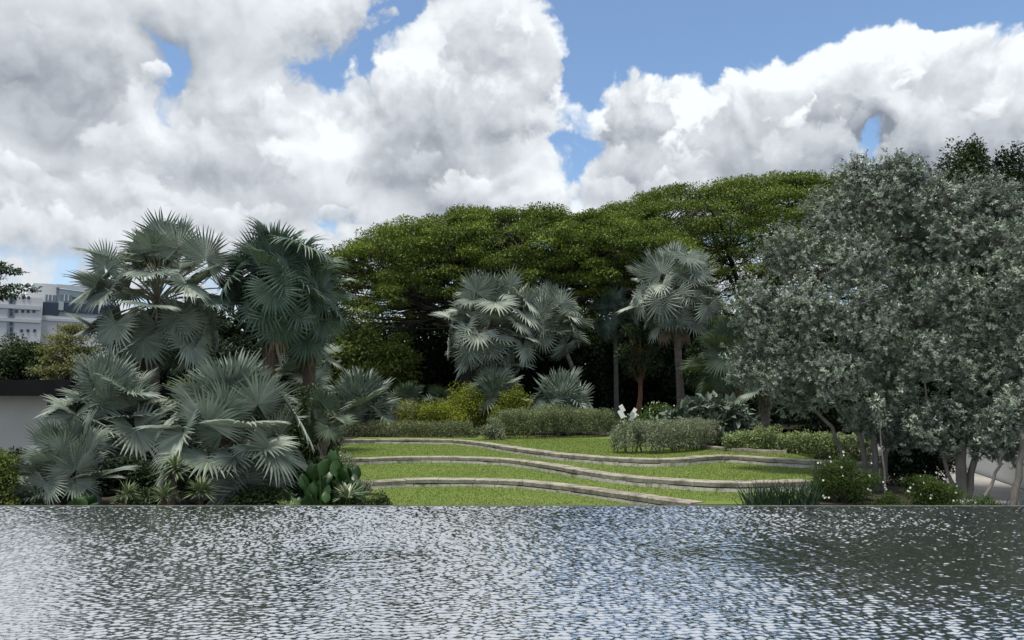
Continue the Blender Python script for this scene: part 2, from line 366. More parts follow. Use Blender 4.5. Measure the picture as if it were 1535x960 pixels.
def leaves(mb, P, D, N, L, W, fold=.12, droop=.12, mat=0, tint=.5):
    n = len(P); D = nrm(D); S = nrm(np.cross(D, N)); N = np.cross(S, D)
    L = np.broadcast_to(np.asarray(L, float), (n,))[:, None]; W = np.broadcast_to(np.asarray(W, float), (n,))[:, None]
    v = np.stack([P, P + D * L * .48 + S * W / 2 + N * W * fold, P + D * L - N * L * droop, P + D * L * .48 - S * W / 2 + N * W * fold], 1).reshape(-1, 3)
    mb.add(v, np.arange(4 * n).reshape(-1, 4), mat, np.repeat(np.broadcast_to(tint, (n,)), 4))
def rdir(rng, n): return nrm(rng.normal(size=(n, 3)))
def clumps(mb, rng, ctr, rad, k, L, W, up=.35, upper=0.0, ctint=.6, fill=.45, mat=0, lv=.3):
    """leaf clusters: k leaves spread through the outer part of each ellipsoid"""
    ctr = np.asarray(ctr, float).reshape(-1, 3); m = len(ctr); rad = np.broadcast_to(np.asarray(rad, float), (m, 3))
    d = rdir(rng, m * k)
    if upper: d[:, 2] = np.where(rng.random(m * k) < upper, np.abs(d[:, 2]), d[:, 2])
    ci = np.repeat(np.arange(m), k)
    P = ctr[ci] + d * rad[ci] * rng.uniform(fill, 1.06, (m * k, 1))
    Dl = nrm(d * .7 + rdir(rng, m * k) * .8 + np.array([0, 0, -.1])); N = nrm(d * .6 + np.array([0, 0, up * 2]) + rdir(rng, m * k) * .5)
    t = np.clip(rng.random(m)[ci] * ctint + rng.random(m * k) * (1 - ctint), 0, 1)
    s = rng.uniform(1 - lv, 1 + lv, m * k)
    leaves(mb, P, Dl, N, L * s, W * s, mat=mat, tint=t)
def curve(a, b, n, sag=0, rng=None, j=0):
    a, b = np.asarray(a, float), np.asarray(b, float); t = np.linspace(0, 1, n)[:, None]
    p = a + (b - a) * t; p[:, 2] += sag * np.sin(t[:, 0] * math.pi)
    if j: p[1:-1] += rng.normal(0, j, (n - 2, 3))
    return p

# ------------------------------------------------------------------ the terraced ground
Z = [-0.42, -0.21, 0.02, 0.25]
def kern(points, z):
    p = np.array([onz(x, y, z)[:2] for x, y in points]); return p[np.argsort(p[:, 0])]
KP = [kern([(515, 725), (560, 723), (600, 720.5), (640, 719.5), (720, 719.5), (780, 722), (830, 727), (880, 733), (940, 742), (990, 749), (1040, 756)], Z[1]),
      kern([(505, 690), (545, 688), (600, 685.5), (680, 685.5), (760, 689), (800, 694), (860, 704), (920, 713), (1000, 720), (1080, 724.5), (1130, 725), (1210, 721)], Z[2]),
      kern([(500, 660.5), (535, 659.5), (600, 659), (680, 660), (720, 664), (780, 673.5), (830, 680), (900, 686), (960, 689.5), (1000, 689.5), (1050, 686), (1085, 683), (1200, 691), (1320, 696)], Z[3])]
def dense(K):
    x = np.linspace(K[0, 0], K[-1, 0], 160); y = np.interp(x, K[:, 0], K[:, 1])
    for _ in range(3):
        yy = y.copy(); yy[2:-2] = (y[:-4] + y[1:-3] + y[2:-2] + y[3:-1] + y[4:]) / 5; y = yy
    return x, y
KC = [dense(K) for K in KP]
EDGE = 12.65
def kY(i, x): return np.maximum(np.interp(x, KC[i][0], KC[i][1]), EDGE + .25 + .3 * i) + np.maximum(np.asarray(x) - (7.6 + .8 * i), 0) * 9 * (np.asarray(x) < 90) + 700 * (np.asarray(x) >= 90)
def gz(x, y):
    l = Z[0]
    for i in range(3):
        if y > kY(i, x): l = Z[i + 1]
    return l + max(0, y - 36) * .012 * (y < 120) + (1.008 if y >= 120 else 0)

def ground():
    xs = np.unique(np.concatenate([np.linspace(-16, 18, 171), np.linspace(-400, -16, 12), np.linspace(18, 400, 12)]))
    cols = []
    for x in xs:
        k = [float(kY(i, x)) for i in range(3)]; k[1] = max(k[1], k[0] + .3); k[2] = max(k[2], k[1] + .3)
        r = [(EDGE - .2, Z[0])]
        prev = EDGE - .2
        for i in range(3):
            for t in np.linspace(0, 1, 7)[1:]:
                yy = prev + (k[i] - prev) * t; r.append((yy, Z[i] + .05 * t))
            r.append((k[i] + .005, Z[i + 1])); prev = k[i] + .005
        for yy in np.linspace(prev, 44, 14)[1:]: r.append((yy, Z[3] + max(0, yy - 36) * .012))
        for yy in (60, 85, 120, 200, 500, 1500): r.append((yy, Z[3] + min(max(0, yy - 36) * .012, 1.008)))
        cols.append([(x, a, b) for a, b in r])
    nr = len(cols[0]); v = np.array(cols).reshape(-1, 3)
    fs, fl = [], []
    for i in range(len(xs) - 1):
        for j in range(nr - 1):
            f = [i * nr + j, (i + 1) * nr + j, (i + 1) * nr + j + 1, i * nr + j + 1]
            c = v[f].mean(0)
            lawn = -7.0 < c[0] < min(9.6, 5.6 + (c[1] - 14.5) * .45) and c[1] < 36 and not (c[0] < -4.4 and c[1] < 17)
            (fl if lawn else fs).append(f)
    for nm, ff, mt in (('ground', fs, 'soil'), ('lawn', fl, 'grass')):
        u, inv = np.unique(np.array(ff), return_inverse=True)
        mb = MB(); mb.add(v[u], inv.reshape(-1, 4)); struct(mb.build(nm, mt))
ground()
def lawn_blades():
    rng = np.random.default_rng(5); n = 150000
    x = rng.uniform(-6.5, 9.4, n); y = 13 + 20 * rng.random(n) ** 1.3
    z = np.full(n, Z[0]); prev = np.full(n, EDGE - .2)
    ok = ~((x < -4.2) & (y < 17.2)) & (x < 5.5 + (y - 14.5) * .45)
    for i in range(3):
        k = kY(i, x); above = y > k
        z = np.where(above, Z[i + 1], z + 0); z = np.where((~above) & (y > prev), Z[i] + .05 * (y - prev) / np.maximum(k - prev, .1), z)
        ok &= ~((y > k - .10) & (y < k + .36)); prev = k
    P = np.stack([x, y, z - .005], 1)[ok]; n = len(P)
    D = nrm(rng.normal(0, .8, (n, 3)) + np.array([0, 0, .8])); mb = MB()
    leaves(mb, P, D, rdir(rng, n), rng.uniform(.025, .055, n), .012, tint=np.clip(rng.random(n) * .5 + .5 * (np.sin(P[:, 0] * 1.3) * np.cos(P[:, 1] * 1.1) * .5 + .5), 0, 1))
    o = mb.build('grass', 'blade'); tag(o, 'short mown green grass covering the curved lawn terraces', 'grass', kind='stuff')
lawn_blades()

# ------------------------------------------------------------------ pool
def pool():
    rng = np.random.default_rng(3)
    xs = np.linspace(-10.5, 10.5, 1500); 
    ys = 3.2 + (EDGE - 3.2) * np.linspace(0, 1, 900)
    Xg, Yg = np.meshgrid(xs, ys, indexing='ij'); h = np.zeros_like(Xg)
    src = [onz(545, 831, 0)[:2], onz(1093, 831, 0)[:2], np.array([-14., 9.]), np.array([3., 2.])]
    env = np.zeros_like(Xg)
    for s_ in range(90):                                   # short wind ripples
        lam = math.exp(rng.uniform(math.log(.042), math.log(.095))); k = 2 * math.pi / lam
        a = rng.normal(math.pi / 2, .64) + .12; ph = rng.uniform(0, 6.28)
        slope = .060 * (lam / .12) ** .1
        px_, py_ = k * math.cos(a), k * math.sin(a)
        gate = .55 + .45 * np.sin(Xg * rng.uniform(.2, .9) + Yg * rng.uniform(.2, .9) + rng.uniform(0, 6.28))
        h += slope / k * gate * np.sin(px_ * Xg + py_ * Yg + ph + .5 * np.sin(.7 * Xg * rng.uniform(.4, 1.4) + ph))
    gust = sum(np.sin(Xg * rng.uniform(-.9, .9) + Yg * rng.uniform(.3, 1.4) + rng.uniform(0, 6.28)) for _ in range(5)) / 2.2
    h *= np.clip(1.0 + .25 * gust, .7, 1.3)
    for i, p in enumerate(src[:2]):                        # rings around the two bubbling jets
        r = np.hypot(Xg - p[0], Yg - p[1]); calm = 1 - .6 * np.exp(-(r / .6) ** 2); h *= calm
        for lam in (.13, .17, .22, .30):
            k = 2 * math.pi / lam
            h += .075 / k * np.sin(k * r + rng.uniform(0, 6.28) + .6 * np.sin(3 * np.arctan2(Yg - p[1], Xg - p[0]))) * np.exp(-r / 1.2) * (1 - np.exp(-(r / .25) ** 2))
        th_ = np.arctan2(Yg - p[1], Xg - p[0])
        h += .005 * np.exp(-(r / .22) ** 2) * (.5 + .9 * np.sin(31 * (Xg - p[0]) * 3) * np.sin(27 * Yg * 3)) - .006 * np.exp(-((r - .26) / .07) ** 2) * (1 + .4 * np.sin(9 * th_))
    v = np.stack([Xg, Yg, h], 2).reshape(-1, 3); nx, ny = Xg.shape
    i, j = np.meshgrid(np.arange(nx - 1), np.arange(ny - 1), indexing='ij'); a = (i * ny + j).ravel()
    mb = MB(); mb.add(v, np.stack([a, a + ny, a + ny + 1, a + 1], 1))
    struct(mb.build('pool_water', 'water', smooth=True))
    mb = MB(); box(mb, (-10.9, 2.8, -1.3), (10.9, EDGE - .004, -1.2)); struct(mb.build('pool_floor', 'tile_dark'))
    mb = MB(); box(mb, (-10.9, EDGE, -1.3), (10.9, EDGE + .10, .006)); struct(mb.build('pool_edge', 'wet_edge'))
    mb = MB(); box(mb, (-30, -25, -.4), (30, 3.15, .08)); struct(mb.build('pool_deck', 'deck'))
    for s_ in (-1, 1):
        mb = MB(); box(mb, (min(s_ * 10.55, s_ * 13), 3.2, -.5), (max(s_ * 10.55, s_ * 13), EDGE - .01, .02)); struct(mb.build('pool_surround', 'deck'))
pool()

# ------------------------------------------------------------------ stone kerbs
def sweep(mb, x, y, prof, rng, mat=0, stone=.85, zj=.006):
    p = np.stack([x, y], 1); s = np.concatenate([[0], np.cumsum(np.linalg.norm(np.diff(p, axis=0), axis=1))])
    t = nrm(np.gradient(p, axis=0)); n = np.stack([-t[:, 1], t[:, 0]], 1)
    c0 = 0
    while c0 < s[-1] - .05:
        c1 = min(c0 + stone * rng.uniform(.75, 1.25), s[-1]); q = np.linspace(c0, c1 - .012, 4)
        P = np.stack([np.interp(q, s, p[:, 0]), np.interp(q, s, p[:, 1])], 1); Nn = np.stack([np.interp(q, s, n[:, 0]), np.interp(q, s, n[:, 1])], 1)
        dz_ = rng.normal(0, zj); dn = rng.normal(0, zj); m = len(prof); vs = []
        for a in range(4):
            for (o_, z_) in prof: vs.append([*(P[a] + Nn[a] * (o_ + dn)), z_ + dz_])
        f = [[a * m + b, a * m + (b + 1) % m, (a + 1) * m + (b + 1) % m, (a + 1) * m + b] for a in range(3) for b in range(m)]
        f += [[0, 1, 2, 3], [3 * m + 3, 3 * m + 2, 3 * m + 1, 3 * m]] if m == 4 else [[0, 1, 2, 5], [2, 3, 4, 5], [3 * m + 5, 3 * m + 2, 3 * m + 1, 3 * m], [3 * m + 5, 3 * m + 4, 3 * m + 3, 3 * m + 2]]
        mb.add(vs, f, mat); c0 = c1
def kerb(i, label):
    x, y = KC[i]; rng = np.random.default_rng(40 + i); zt = Z[i + 1] + .025; zb = Z[i] - .05
    ok = y > EDGE + .3; x, y = x[ok], y[ok]
    k = thing('stone_kerb', (x[80], y[80], zb), label, 'kerb', 'curved stone kerbs stepping the lawn')
    mb = MB(); sweep(mb, x, y, [(-.09, zt - .105), (-.10, zt - .02), (-.075, zt), (.30, zt), (.32, zt - .02), (.32, zt - .105)], rng)
    o = mb.build('coping', 'stone', k); o.matrix_parent_inverse = Matrix.Translation(-Vector(k.location))
    mb = MB(); sweep(mb, x, y, [(-.092, zb), (-.088, zt - .125), (.25, zt - .125), (.25, zb)], rng, stone=.6)
    o = mb.build('riser', 'stone_low', k); o.matrix_parent_inverse = Matrix.Translation(-Vector(k.location))
def under(o, k): o.parent = k; o.matrix_parent_inverse = Matrix.Translation(-Vector(k.location)); return o
kerb(0, 'lowest stone kerb, curving down to the pool edge')
kerb(1, 'middle stone kerb, sweeping across the lawn between two others')
kerb(2, 'highest stone kerb, running under the grey hedge')
kx = np.array([onz(p, q, .25)[:2] for p, q in [(1015, 668), (1050, 672), (1085, 676), (1130, 679), (1180, 680)]])
mb = MB(); sweep(mb, np.interp(np.linspace(0, 4, 40), range(5), kx[:, 0]), np.interp(np.linspace(0, 4, 40), range(5), kx[:, 1]), [(-.1, .22), (-.1, .34), (.3, .34), (.3, .22)], np.random.default_rng(9))
tag(mb.build('stone_ledge', 'stone'), 'short flat stone ledge showing between the grey hedge and variegated hedge', 'ledge')

# ------------------------------------------------------------------ fan palms
def fan_mesh(name, mat, R, Lp, seed, nseg=36, span=275, split=.57, pitch=25, cup=.22, droop=.12, tip=.25, pr=.022):
    rng = np.random.default_rng(seed); mb = MB()
    arch = np.linspace(0, 1, 7); pts = np.stack([0 * arch, Lp * arch, .06 * Lp * np.sin(arch * math.pi)], 1)
    pm = MB(); tube(pm, pts, np.linspace(pr * 1.5, pr * .8, 7), 5, 0)
    st = np.array([.02, .28, split, .72, .87, 1.0]); cp, sp = math.cos(math.radians(pitch)), math.sin(math.radians(pitch))
    half = math.radians(span) / 2; da = 2 * half / nseg
    for i in range(nseg):
        a = -half + (i + .5) * da; Ls = R * (.80 + .20 * math.cos(a * .62)) * (1 + rng.normal(0, .035))
        bend = rng.normal(0, .035); td = tip * rng.uniform(.4, 1.5); brk = 1.0 if rng.random() > .05 else rng.uniform(.6, .8)
        rows = []
        for t in st:
            wdt = da / 2 if t <= split else da / 2 * max(.03, (1 - t) / (1 - split)) ** .8 * split / t * 1.0
            rr = t * Ls * (brk if t > split else 1); ac = a + (bend * ((t - split) / (1 - split)) if t > split else 0)
            row = []
            for k in (-1, 0, 1):
                an = ac + k * wdt; x_, y_ = math.sin(an) * rr, math.cos(an) * rr
                z_ = cup * abs(math.sin(a * .8)) * rr - droop * rr * rr / R * max(math.cos(a), -.3)
                z_ += (.5 - abs(k)) * rr * wdt * .95
                if t > split: z_ -= td * (t - split) ** 2 * R * 1.6
                row.append([x_, Lp + y_ * cp + z_ * sp, -y_ * sp + z_ * cp])
            rows.append(row)
        v = np.array(rows).reshape(-1, 3); n = len(st)
        f = [[r * 3 + c, r * 3 + c + 1, r * 3 + c + 4, r * 3 + c + 3] for r in range(n - 1) for c in (0, 1)]
        mb.add(v, f, 0, rng.random())
    return mb.mesh(name, [mat]), pm.mesh('petiole', ['petiole' if mat != 'dead_frond' else 'dead_frond'])
def frond(name, pair, root):
    o = bpy.data.objects.new(name, pair[0]); C.objects.link(o); o.parent = root
    p = bpy.data.objects.new('petiole', pair[1]); C.objects.link(p); p.parent = o
    return o
FANS = {}
def fans(mat, R, Lp, n=5, **kw):
    key = (mat, round(R, 2), round(Lp, 2), tuple(kw.items()))
    if key not in FANS:
        rng = random.Random(hash((mat, round(R * 100), round(Lp * 100))) if False else int(R * 1000 + Lp * 77))
        FANS[key] = [[fan_mesh('frond', mat, R * rng.uniform(.92, 1.08), Lp * rng.uniform(.75, 1.1), rng.randint(0, 9999), pitch=rng.uniform(a, b_), cup=rng.uniform(.05, .30), droop=rng.uniform(.02, .14), span=rng.uniform(265, 325), **kw) for _ in range(n)]
                     for a, b_ in ((-22, 22), (-75, -30), (38, 82))]
    return FANS[key]
PALMS = 'fan palms growing around the lawn'
def palm(label, cx, cy, d, R, Lp, n, bx=None, mat='silver_frond', emax=84, emin=-35, dead=0, tr=.17, trunk='palm_trunk', seed=1, skirt=0, lean=None, squash=1.0, cat='palm', tip=.25, face=0, power=1.15):
    rng = random.Random(seed); nrng = np.random.default_rng(seed)
    top = at(cx, cy, d); b = at(bx if bx is not None else cx, cy, d); bz = gz(b[0], d)
    base = np.array([b[0], d, bz - .03]); top = np.array([top[0], d, top[2]])
    root = thing('fan_palm', base, label, cat, PALMS)
    mb = MB(); h = max(top[2] - base[2], .25); m = max(4, int(h / .35))
    p = curve(base * 0, top - base, m, 0, nrng, .0); p[:, 0] += (np.linspace(0, 1, m) ** 2 - np.linspace(0, 1, m)) * (p[-1, 0] - p[0, 0]) * .6
    r = np.linspace(tr * 1.15, tr * .85, m); r[0] *= 1.25
    tube(mb, p, r, 12, 0, wob=.07, rng=nrng)
    for k in range(26):                                     # old leaf bases below the crown
        a = k * 2.4; zz = -.05 - .03 * k
        if -zz > h * .8: break
        o_ = np.array([math.cos(a), math.sin(a), 0]); q = (top - base) + np.array([0, 0, zz])
        tube(mb, [q + o_ * tr * .6, q + o_ * tr * 1.25 + [0, 0, .10], q + o_ * tr * 1.7 + [0, 0, .26]], [.05, .04, .02], 5)
    mb.build('trunk', trunk, root, True)
    FM = fans(mat, R, Lp, tip=tip, **(dict(nseg=25, split=.50) if d > 33 else {})); loc = Vector(top - base)
    for k in range(n):
        t = (k + .5) / n; e = emax + (emin - emax) * t ** power + rng.uniform(-11, 11); az = k * 137.5 + rng.uniform(-16, 16) + seed * 31
        o = frond('frond', rng.choice(FM[0 if e > 62 or rng.random() < .38 else (1 if rng.random() < (.55 if e > 10 else .1) else 2)]), root)
        s = rng.uniform(.86, 1.1) * (.82 + .18 * min(1, t * 4))
        M = Matrix.Rotation(math.radians(az), 4, 'Z') @ Matrix.Rotation(math.radians(e), 4, 'X') @ Matrix.Rotation(rng.uniform(-.5, .5), 4, 'Y')
        M = Matrix.Diagonal((1, 1, squash, 1)) @ M if squash != 1 else M
        o.matrix_local = Matrix.Translation(loc + Vector((0, 0, .10 - .25 * t))) @ M @ Matrix.Scale(s, 4)
    if dead:
        DM = fans('dead_frond', R * .8, Lp * .8, 3, tip=1.0)
        for k in range(dead):
            az = k * 360 / dead + rng.uniform(-30, 30) + seed * 17
            o = frond('dead_frond', rng.choice(DM[0]), root); o['label'] = 'hanging dry brown frond'
            M = Matrix.Rotation(math.radians(az), 4, 'Z') @ Matrix.Rotation(math.radians(rng.uniform(-82, -62)), 4, 'X') @ Matrix.Diagonal((.55, 1, 1, 1))
            o.matrix_local = Matrix.Translation(loc + Vector((0, 0, -.25 - rng.uniform(0, .5)))) @ M
    if skirt:
        mb = MB(); q = 260; a = nrng.uniform(0, 6.28, q); zz = loc[2] - nrng.uniform(.2, .2 + skirt, q)
        P = np.stack([np.cos(a) * tr * 1.1, np.sin(a) * tr * 1.1, zz], 1) + (top - base) * np.array([1, 0, 0])
        D = nrm(np.stack([np.cos(a) * .25, np.sin(a) * .25, -np.ones(q)], 1) + nrng.normal(0, .12, (q, 3)))
        leaves(mb, P, D, np.stack([np.cos(a), np.sin(a), 0 * a], 1), nrng.uniform(.5, 1.1, q), nrng.uniform(.04, .12, q), tint=nrng.random(q))
        mb.build('skirt', 'dead_frond', root)
    return root

palm('tall silver fan palm left of the dark palm, sky showing between its fronds', 236, 452, 24, 1.05, 2.05, 62, emin=-55, dead=1, tr=.2, seed=3, power=1.0)
palm('dark green fan palm against the sky with a shaggy brown trunk', 415, 420, 25, 1.12, 1.25, 48, bx=402, mat='green_frond', emin=-66, tr=.24, trunk='fibre_trunk', skirt=1.8, seed=5, tip=.9, power=.9)
palm('dark fan palm half hidden at the right shoulder of the taller dark palm', 464, 452, 26.5, 1.05, 1.15, 34, bx=468, mat='green_frond', emin=-66, tr=.22, trunk='fibre_trunk', skirt=1.6, seed=8, tip=.8, power=.9)
palm('silver fan palm beside the white walled building, fronds raised in a wide fan', 160, 636, 19, .90, 1.02, 42, emax=84, emin=-25, tr=.17, seed=11, mat='silver_frond')
palm('small silver fan palm low by the pool at far left', 100, 712, 15.4, .62, .66, 30, emax=84, emin=-25, tr=.1, seed=13, mat='silver_frond')
palm('big rounded silver fan palm at the poolside with overlapping fans', 352, 658, 16, .86, 1.12, 62, emax=88, emin=-42, tr=.18, seed=4, mat='silver_frond', power=1.05)
palm('small dark green fan palm peeping out right of the rounded poolside palm', 486, 630, 18.5, .44, .35, 12, mat='dusk_frond', emax=80, emin=-20, tr=.08, seed=16)
palm('young pale silver palm at the left end of the lawn kerbs', 535, 630, 36.5, 1.35, 1.5, 36, emax=86, emin=8, tr=.14, seed=17, mat='silver_frond')
palm('dull grey palm in shade behind the yellow shrubs', 610, 612, 41, .9, .9, 16, emax=84, emin=8, tr=.14, seed=18, mat='dusk_frond')
palm('shaded small palm just left of the low silver palm pair', 662, 610, 43, .85, .7, 13, emax=84, emin=8, tr=.12, seed=19, mat='dusk_frond')
palm('large round silver palm in the centre, in front of the rain tree', 736, 488, 40, 1.2, 2.15, 88, emax=88, emin=-72, dead=3, tr=.24, seed=21, mat='pale_frond', bx=745, power=.95)
palm('silver palm with a slim leaning trunk joined to the central round palm', 826, 484, 41, 1.05, 1.5, 50, bx=882, emax=86, emin=-50, tr=.13, trunk='palm_trunk', seed=22, mat='pale_frond', dead=1)
palm('low silver palm behind the round yellow bush', 740, 602, 38.5, 1.25, 1.0, 30, emax=88, emin=12, tr=.14, seed=23, mat='silver_frond')
palm('low silver palm fanned out behind the long back hedge', 838, 622, 38, 1.35, 1.25, 34, emax=88, emin=12, tr=.16, seed=24, mat='silver_frond')
palm('tall silver palm right of centre with brown fronds hanging below', 1010, 438, 42, 1.2, 2.25, 92, emax=88, emin=-66, dead=6, tr=.21, bx=1017, seed=26, mat='pale_frond', power=.95)
palm('green shaggy palm in the shade left of the silver tree', 1098, 540, 31, 1.0, 1.1, 32, mat='dusk_frond', emin=-55, tr=.26, trunk='fibre_trunk', skirt=1.2, bx=1105, seed=28)
palm('pale fan palm tucked beneath the left side of the silver tree', 1146, 590, 25, .8, .6, 12, emax=80, emin=0, tr=.14, seed=29)
palm('dark palm on a thin straight trunk under the rain tree', 922, 476, 50, 1.0, 1.2, 24, mat='green_frond', emin=-50, tr=.15, seed=30, trunk='bark')
palm('silver palm in the gap below the shaggy dark palm', 452, 548, 30, .95, 1.1, 28, emin=-35, tr=.16, seed=31)

# ------------------------------------------------------------------ spiky rosettes, paddles, grasses
def rosette(label, cx, cy, d, R, n=70, mat='yucca_leaf', group='spiky rosette plants by the pool', seed=1, width=.045, low=-.35, stem=True, name='spiky_plant'):
    rng = np.random.default_rng(seed); c = at(cx, cy, d); bz = gz(c[0], d); root = thing(name, (c[0], d, bz), label, 'plant', group)
    h = max(c[2] - bz, .03); mb = MB()
    dd = rdir(rng, n * 2); dd = dd[dd[:, 2] > low][:n]; m = len(dd)
    P = np.zeros((m, 3)) + [0, 0, h]; leaves(mb, P + dd * .02, dd, np.tile([0, 0, 1.], (m, 1)) + rdir(rng, m) * .2, R * rng.uniform(.75, 1.05, m), width * R / .45, .25, .10, tint=rng.random(m))
    mb.build('leaves', mat, root)
    if stem:
        mb = MB(); tube(mb, [[0, 0, -.03], [.01, 0, h * .5], [0, 0, h + .02]], [.06, .05, .04], 8); mb.build('stem', 'fibre_trunk', root, True)
rosette('spherical green yucca on a stem left of the rounded poolside palm', 262, 706, 14.4, .42, 120, seed=1)
rosette('low green yucca at the water below the rounded palm', 301, 738, 13.7, .36, 110, seed=2)
rosette('dark low yucca at the pool edge under the spherical yucca', 247, 745, 13.6, .32, 90, seed=3)
rosette('small dark yucca at the pool edge, leftmost of the yuccas', 190, 742, 13.6, .30, 80, seed=4)
rosette('cream striped spiky plant at the pool edge beside the lawn corner', 522, 748, 13.4, .40, 60, 'cream_yucca', seed=5, width=.06, low=.05, stem=False)

def paddles(label, cx, d, spread, h, n, mat, seed, name='paddle_plant', size=.22, group=None):
    rng = np.random.default_rng(seed); b = at(cx, 640, d); root = thing(name, (b[0], d, gz(b[0], d)), label, 'plant', group)
    ms = MB()
    for k in range(n):
        mb = MB(); x, y = rng.normal(0, spread * .42), rng.normal(0, spread * .3); zt = h * rng.uniform(.25, 1) * math.exp(-(x / spread) ** 2 * .6)
        R = size * rng.uniform(.65, 1.1); yaw = rng.uniform(-.9, .9); tilt = rng.normal(0, .35)
        M = Matrix.Translation((x, y, max(zt - R, .05))) @ Matrix.Rotation(yaw, 4, 'Z') @ Matrix.Rotation(tilt, 4, 'Y') @ Matrix.Rotation(rng.normal(0, .3), 4, 'X')
        nu = 12; st = [(0, .06), (.22, .42), (.55, .84), (.95, 1.0), (1.35, .80), (1.68, .40), (1.9, .03)]
        v = []
        for (zz, wf) in st:
            for q in range(nu):
                a = q * 2 * math.pi / nu; v.append(list(M @ Vector((math.cos(a) * wf * R * (.72 if mat == 'glossy_leaf' else .55), math.sin(a) * R * .025 * (wf + .15) + .30 * R * (zz / 1.9) ** 2 * (1 if k % 2 else -1) + .16 * R * math.cos(a) ** 2 * wf + .05 * R * math.sin(zz * 7 + k) * math.cos(a), zz * R))))
        f = [[r * nu + q, r * nu + (q + 1) % nu, (r + 1) * nu + (q + 1) % nu, (r + 1) * nu + q] for r in range(len(st) - 1) for q in range(nu)]
        mb.add(v, f, 0, rng.random()); mb.build('leaf', mat, root, True)
        tube(ms, [[x * .7, y * .7, -.03], [x * .85, y * .85, max(zt - R, .05) * .6], [x, y, max(zt - R, .05) + .03]], [.035, .03, .02], 6)
    ms.build('stems', mat, root, True)
paddles('green plant of big glossy paddle leaves left of the lawn', 497, 14.3, .66, 1.12, 96, 'glossy_leaf', 3, size=.175)
paddles('dark broad leaved plant at the pool edge under the small silver palm', 132, 13.7, .45, .42, 26, 'glossy_leaf', 9, name='broad_leaf_plant', size=.17)

def blades(label, cx, d, wx, h, n, mat='sword_leaf', seed=2, name='sword_grass'):
    rng = np.random.default_rng(seed); b = at(cx, 740, d); root = thing(name, (b[0], d, gz(b[0], d)), label, 'grass'); mb = MB()
    for k in range(n):
        x, y = rng.uniform(-wx, wx), rng.uniform(-.2, .2); L = h * rng.uniform(.55, 1.05); a = rng.normal(0, .35); b_ = rng.normal(0, .3); w_ = .014
        t = np.linspace(0, 1, 5); px_ = x + math.sin(a) * L * t ** 1.6; py_ = y + math.sin(b_) * L * t ** 1.6; pz = L * t * (1 - .18 * abs(a) * t)
        ww = w_ * (1 - t ** 2) + .001
        v = np.stack([np.stack([px_ - ww, py_, pz], 1), np.stack([px_ + ww, py_ + .004, pz], 1)], 1).reshape(-1, 3)
        mb.add(v, [[2 * q, 2 * q + 1, 2 * q + 3, 2 * q + 2] for q in range(4)], 0, rng.random())
    mb.build('leaves', mat, root)
blades('clump of dark sword leaved grass at the pool edge right of the lawn', 1172, 13.9, .62, .80, 330)
blades('sparse dark blades at the pool edge beside the rightmost trunk', 1490, 13.4, .55, .55, 70, seed=8)

# ------------------------------------------------------------------ shrubs and hedges
def mound(label, cx, d, wx, h, mat, n=26, k=240, L=.06, W=.03, wy=None, seed=1, name='shrub', group=None, flowers=0, cat='shrub', gap=.0, zoff=0, fern=False):
    rng = np.random.default_rng(seed); b = at(cx, 640, d); bz = gz(b[0], d); root = thing(name, (b[0], d, bz), label, cat, group); wy = wy or wx * .7
    q = rng.uniform(-1, 1, (n * 4, 3)); q[:, 2] = rng.random(n * 4) ** .6; q = q[(q[:, 0] ** 2 + q[:, 1] ** 2 + q[:, 2] ** 2) < 1.05][:n]
    c = q * [wx * .78, wy * .78, h * .80]; c[:, 2] = np.maximum(c[:, 2], .12 * h) + zoff; r = np.array([.34 * wx, .34 * wy, .22 * h]) * rng.uniform(.6, 1.25, (len(c), 1)); r = np.maximum(r, .14)
    mb = MB(); clumps(mb, rng, c, r, k, L, W, up=.4, upper=.35)
    mb.build('foliage', mat, root)
    ms = MB()
    for p in c[::2]: tube(ms, curve([rng.normal(0, .1 * wx), rng.normal(0, .1 * wy), -.03], p, 5, 0, rng, .02), np.linspace(.022, .008, 5) * (1 + h * .3), 5)
    ms.build('stems', 'twig', root)
    if flowers:
        d_ = rdir(rng, flowers); d_[:, 2] = np.abs(d_[:, 2]); d_[:, 1] = -np.abs(d_[:, 1]); P0 = d_ * [wx * 1.0, wy * 1.0, h * .98] + [0, 0, zoff]; s = .022 * math.sqrt(d / 15)
        mb = MB(); an = np.arange(5) * 1.2566
        leaves(mb, np.zeros((5, 3)), np.stack([np.cos(an), an * 0 - .35, np.sin(an)], 1), np.tile([0, -1., .3], (5, 1)), s * 1.1, s); me = mb.mesh('flower', 'flower')
        for p in P0:
            o = bpy.data.objects.new('flower', me); C.objects.link(o); o.parent = root; o.location = p; o.rotation_euler = (rng.uniform(-.5, .5), 0, rng.uniform(-.9, .9))
    return root
mound('dense bright green shrub at the left frame edge by the pool', 2, 14.5, .52, 1.42, 'bush_leaf', 34, 260, .05, .026, seed=1)
mound('yellow green shrub, left of the yellow group, with olive tint', 625, 37, 1.6, 2.05, 'olive_leaf', 30, 200, .10, .05, seed=2)
mound('brightest yellow shrub, tallest of the yellow group', 696, 38, 1.9, 2.75, 'yellow_leaf', 34, 220, .10, .05, seed=3)
mound('round yellow bush between the two low silver palms', 772, 37, 1.25, 2.55, 'yellow_leaf', 30, 260, .09, .05, seed=4)
mound('low yellow green shrub in the middle of the yellow group', 662, 36.2, 1.4, 1.95, 'yellow_leaf', 30, 220, .10, .05, seed=33)
mound('small grey bush between yellow bush and the long back hedge', 738, 32, .70, 1.05, 'grey_leaf', 18, 200, .06, .03, seed=5)
mound('silvery large leaved shrub behind the grey hedge', 1062, 26.5, 2.2, 1.75, 'grey_pad', 60, 34, .34, .21, wy=.9, seed=47)
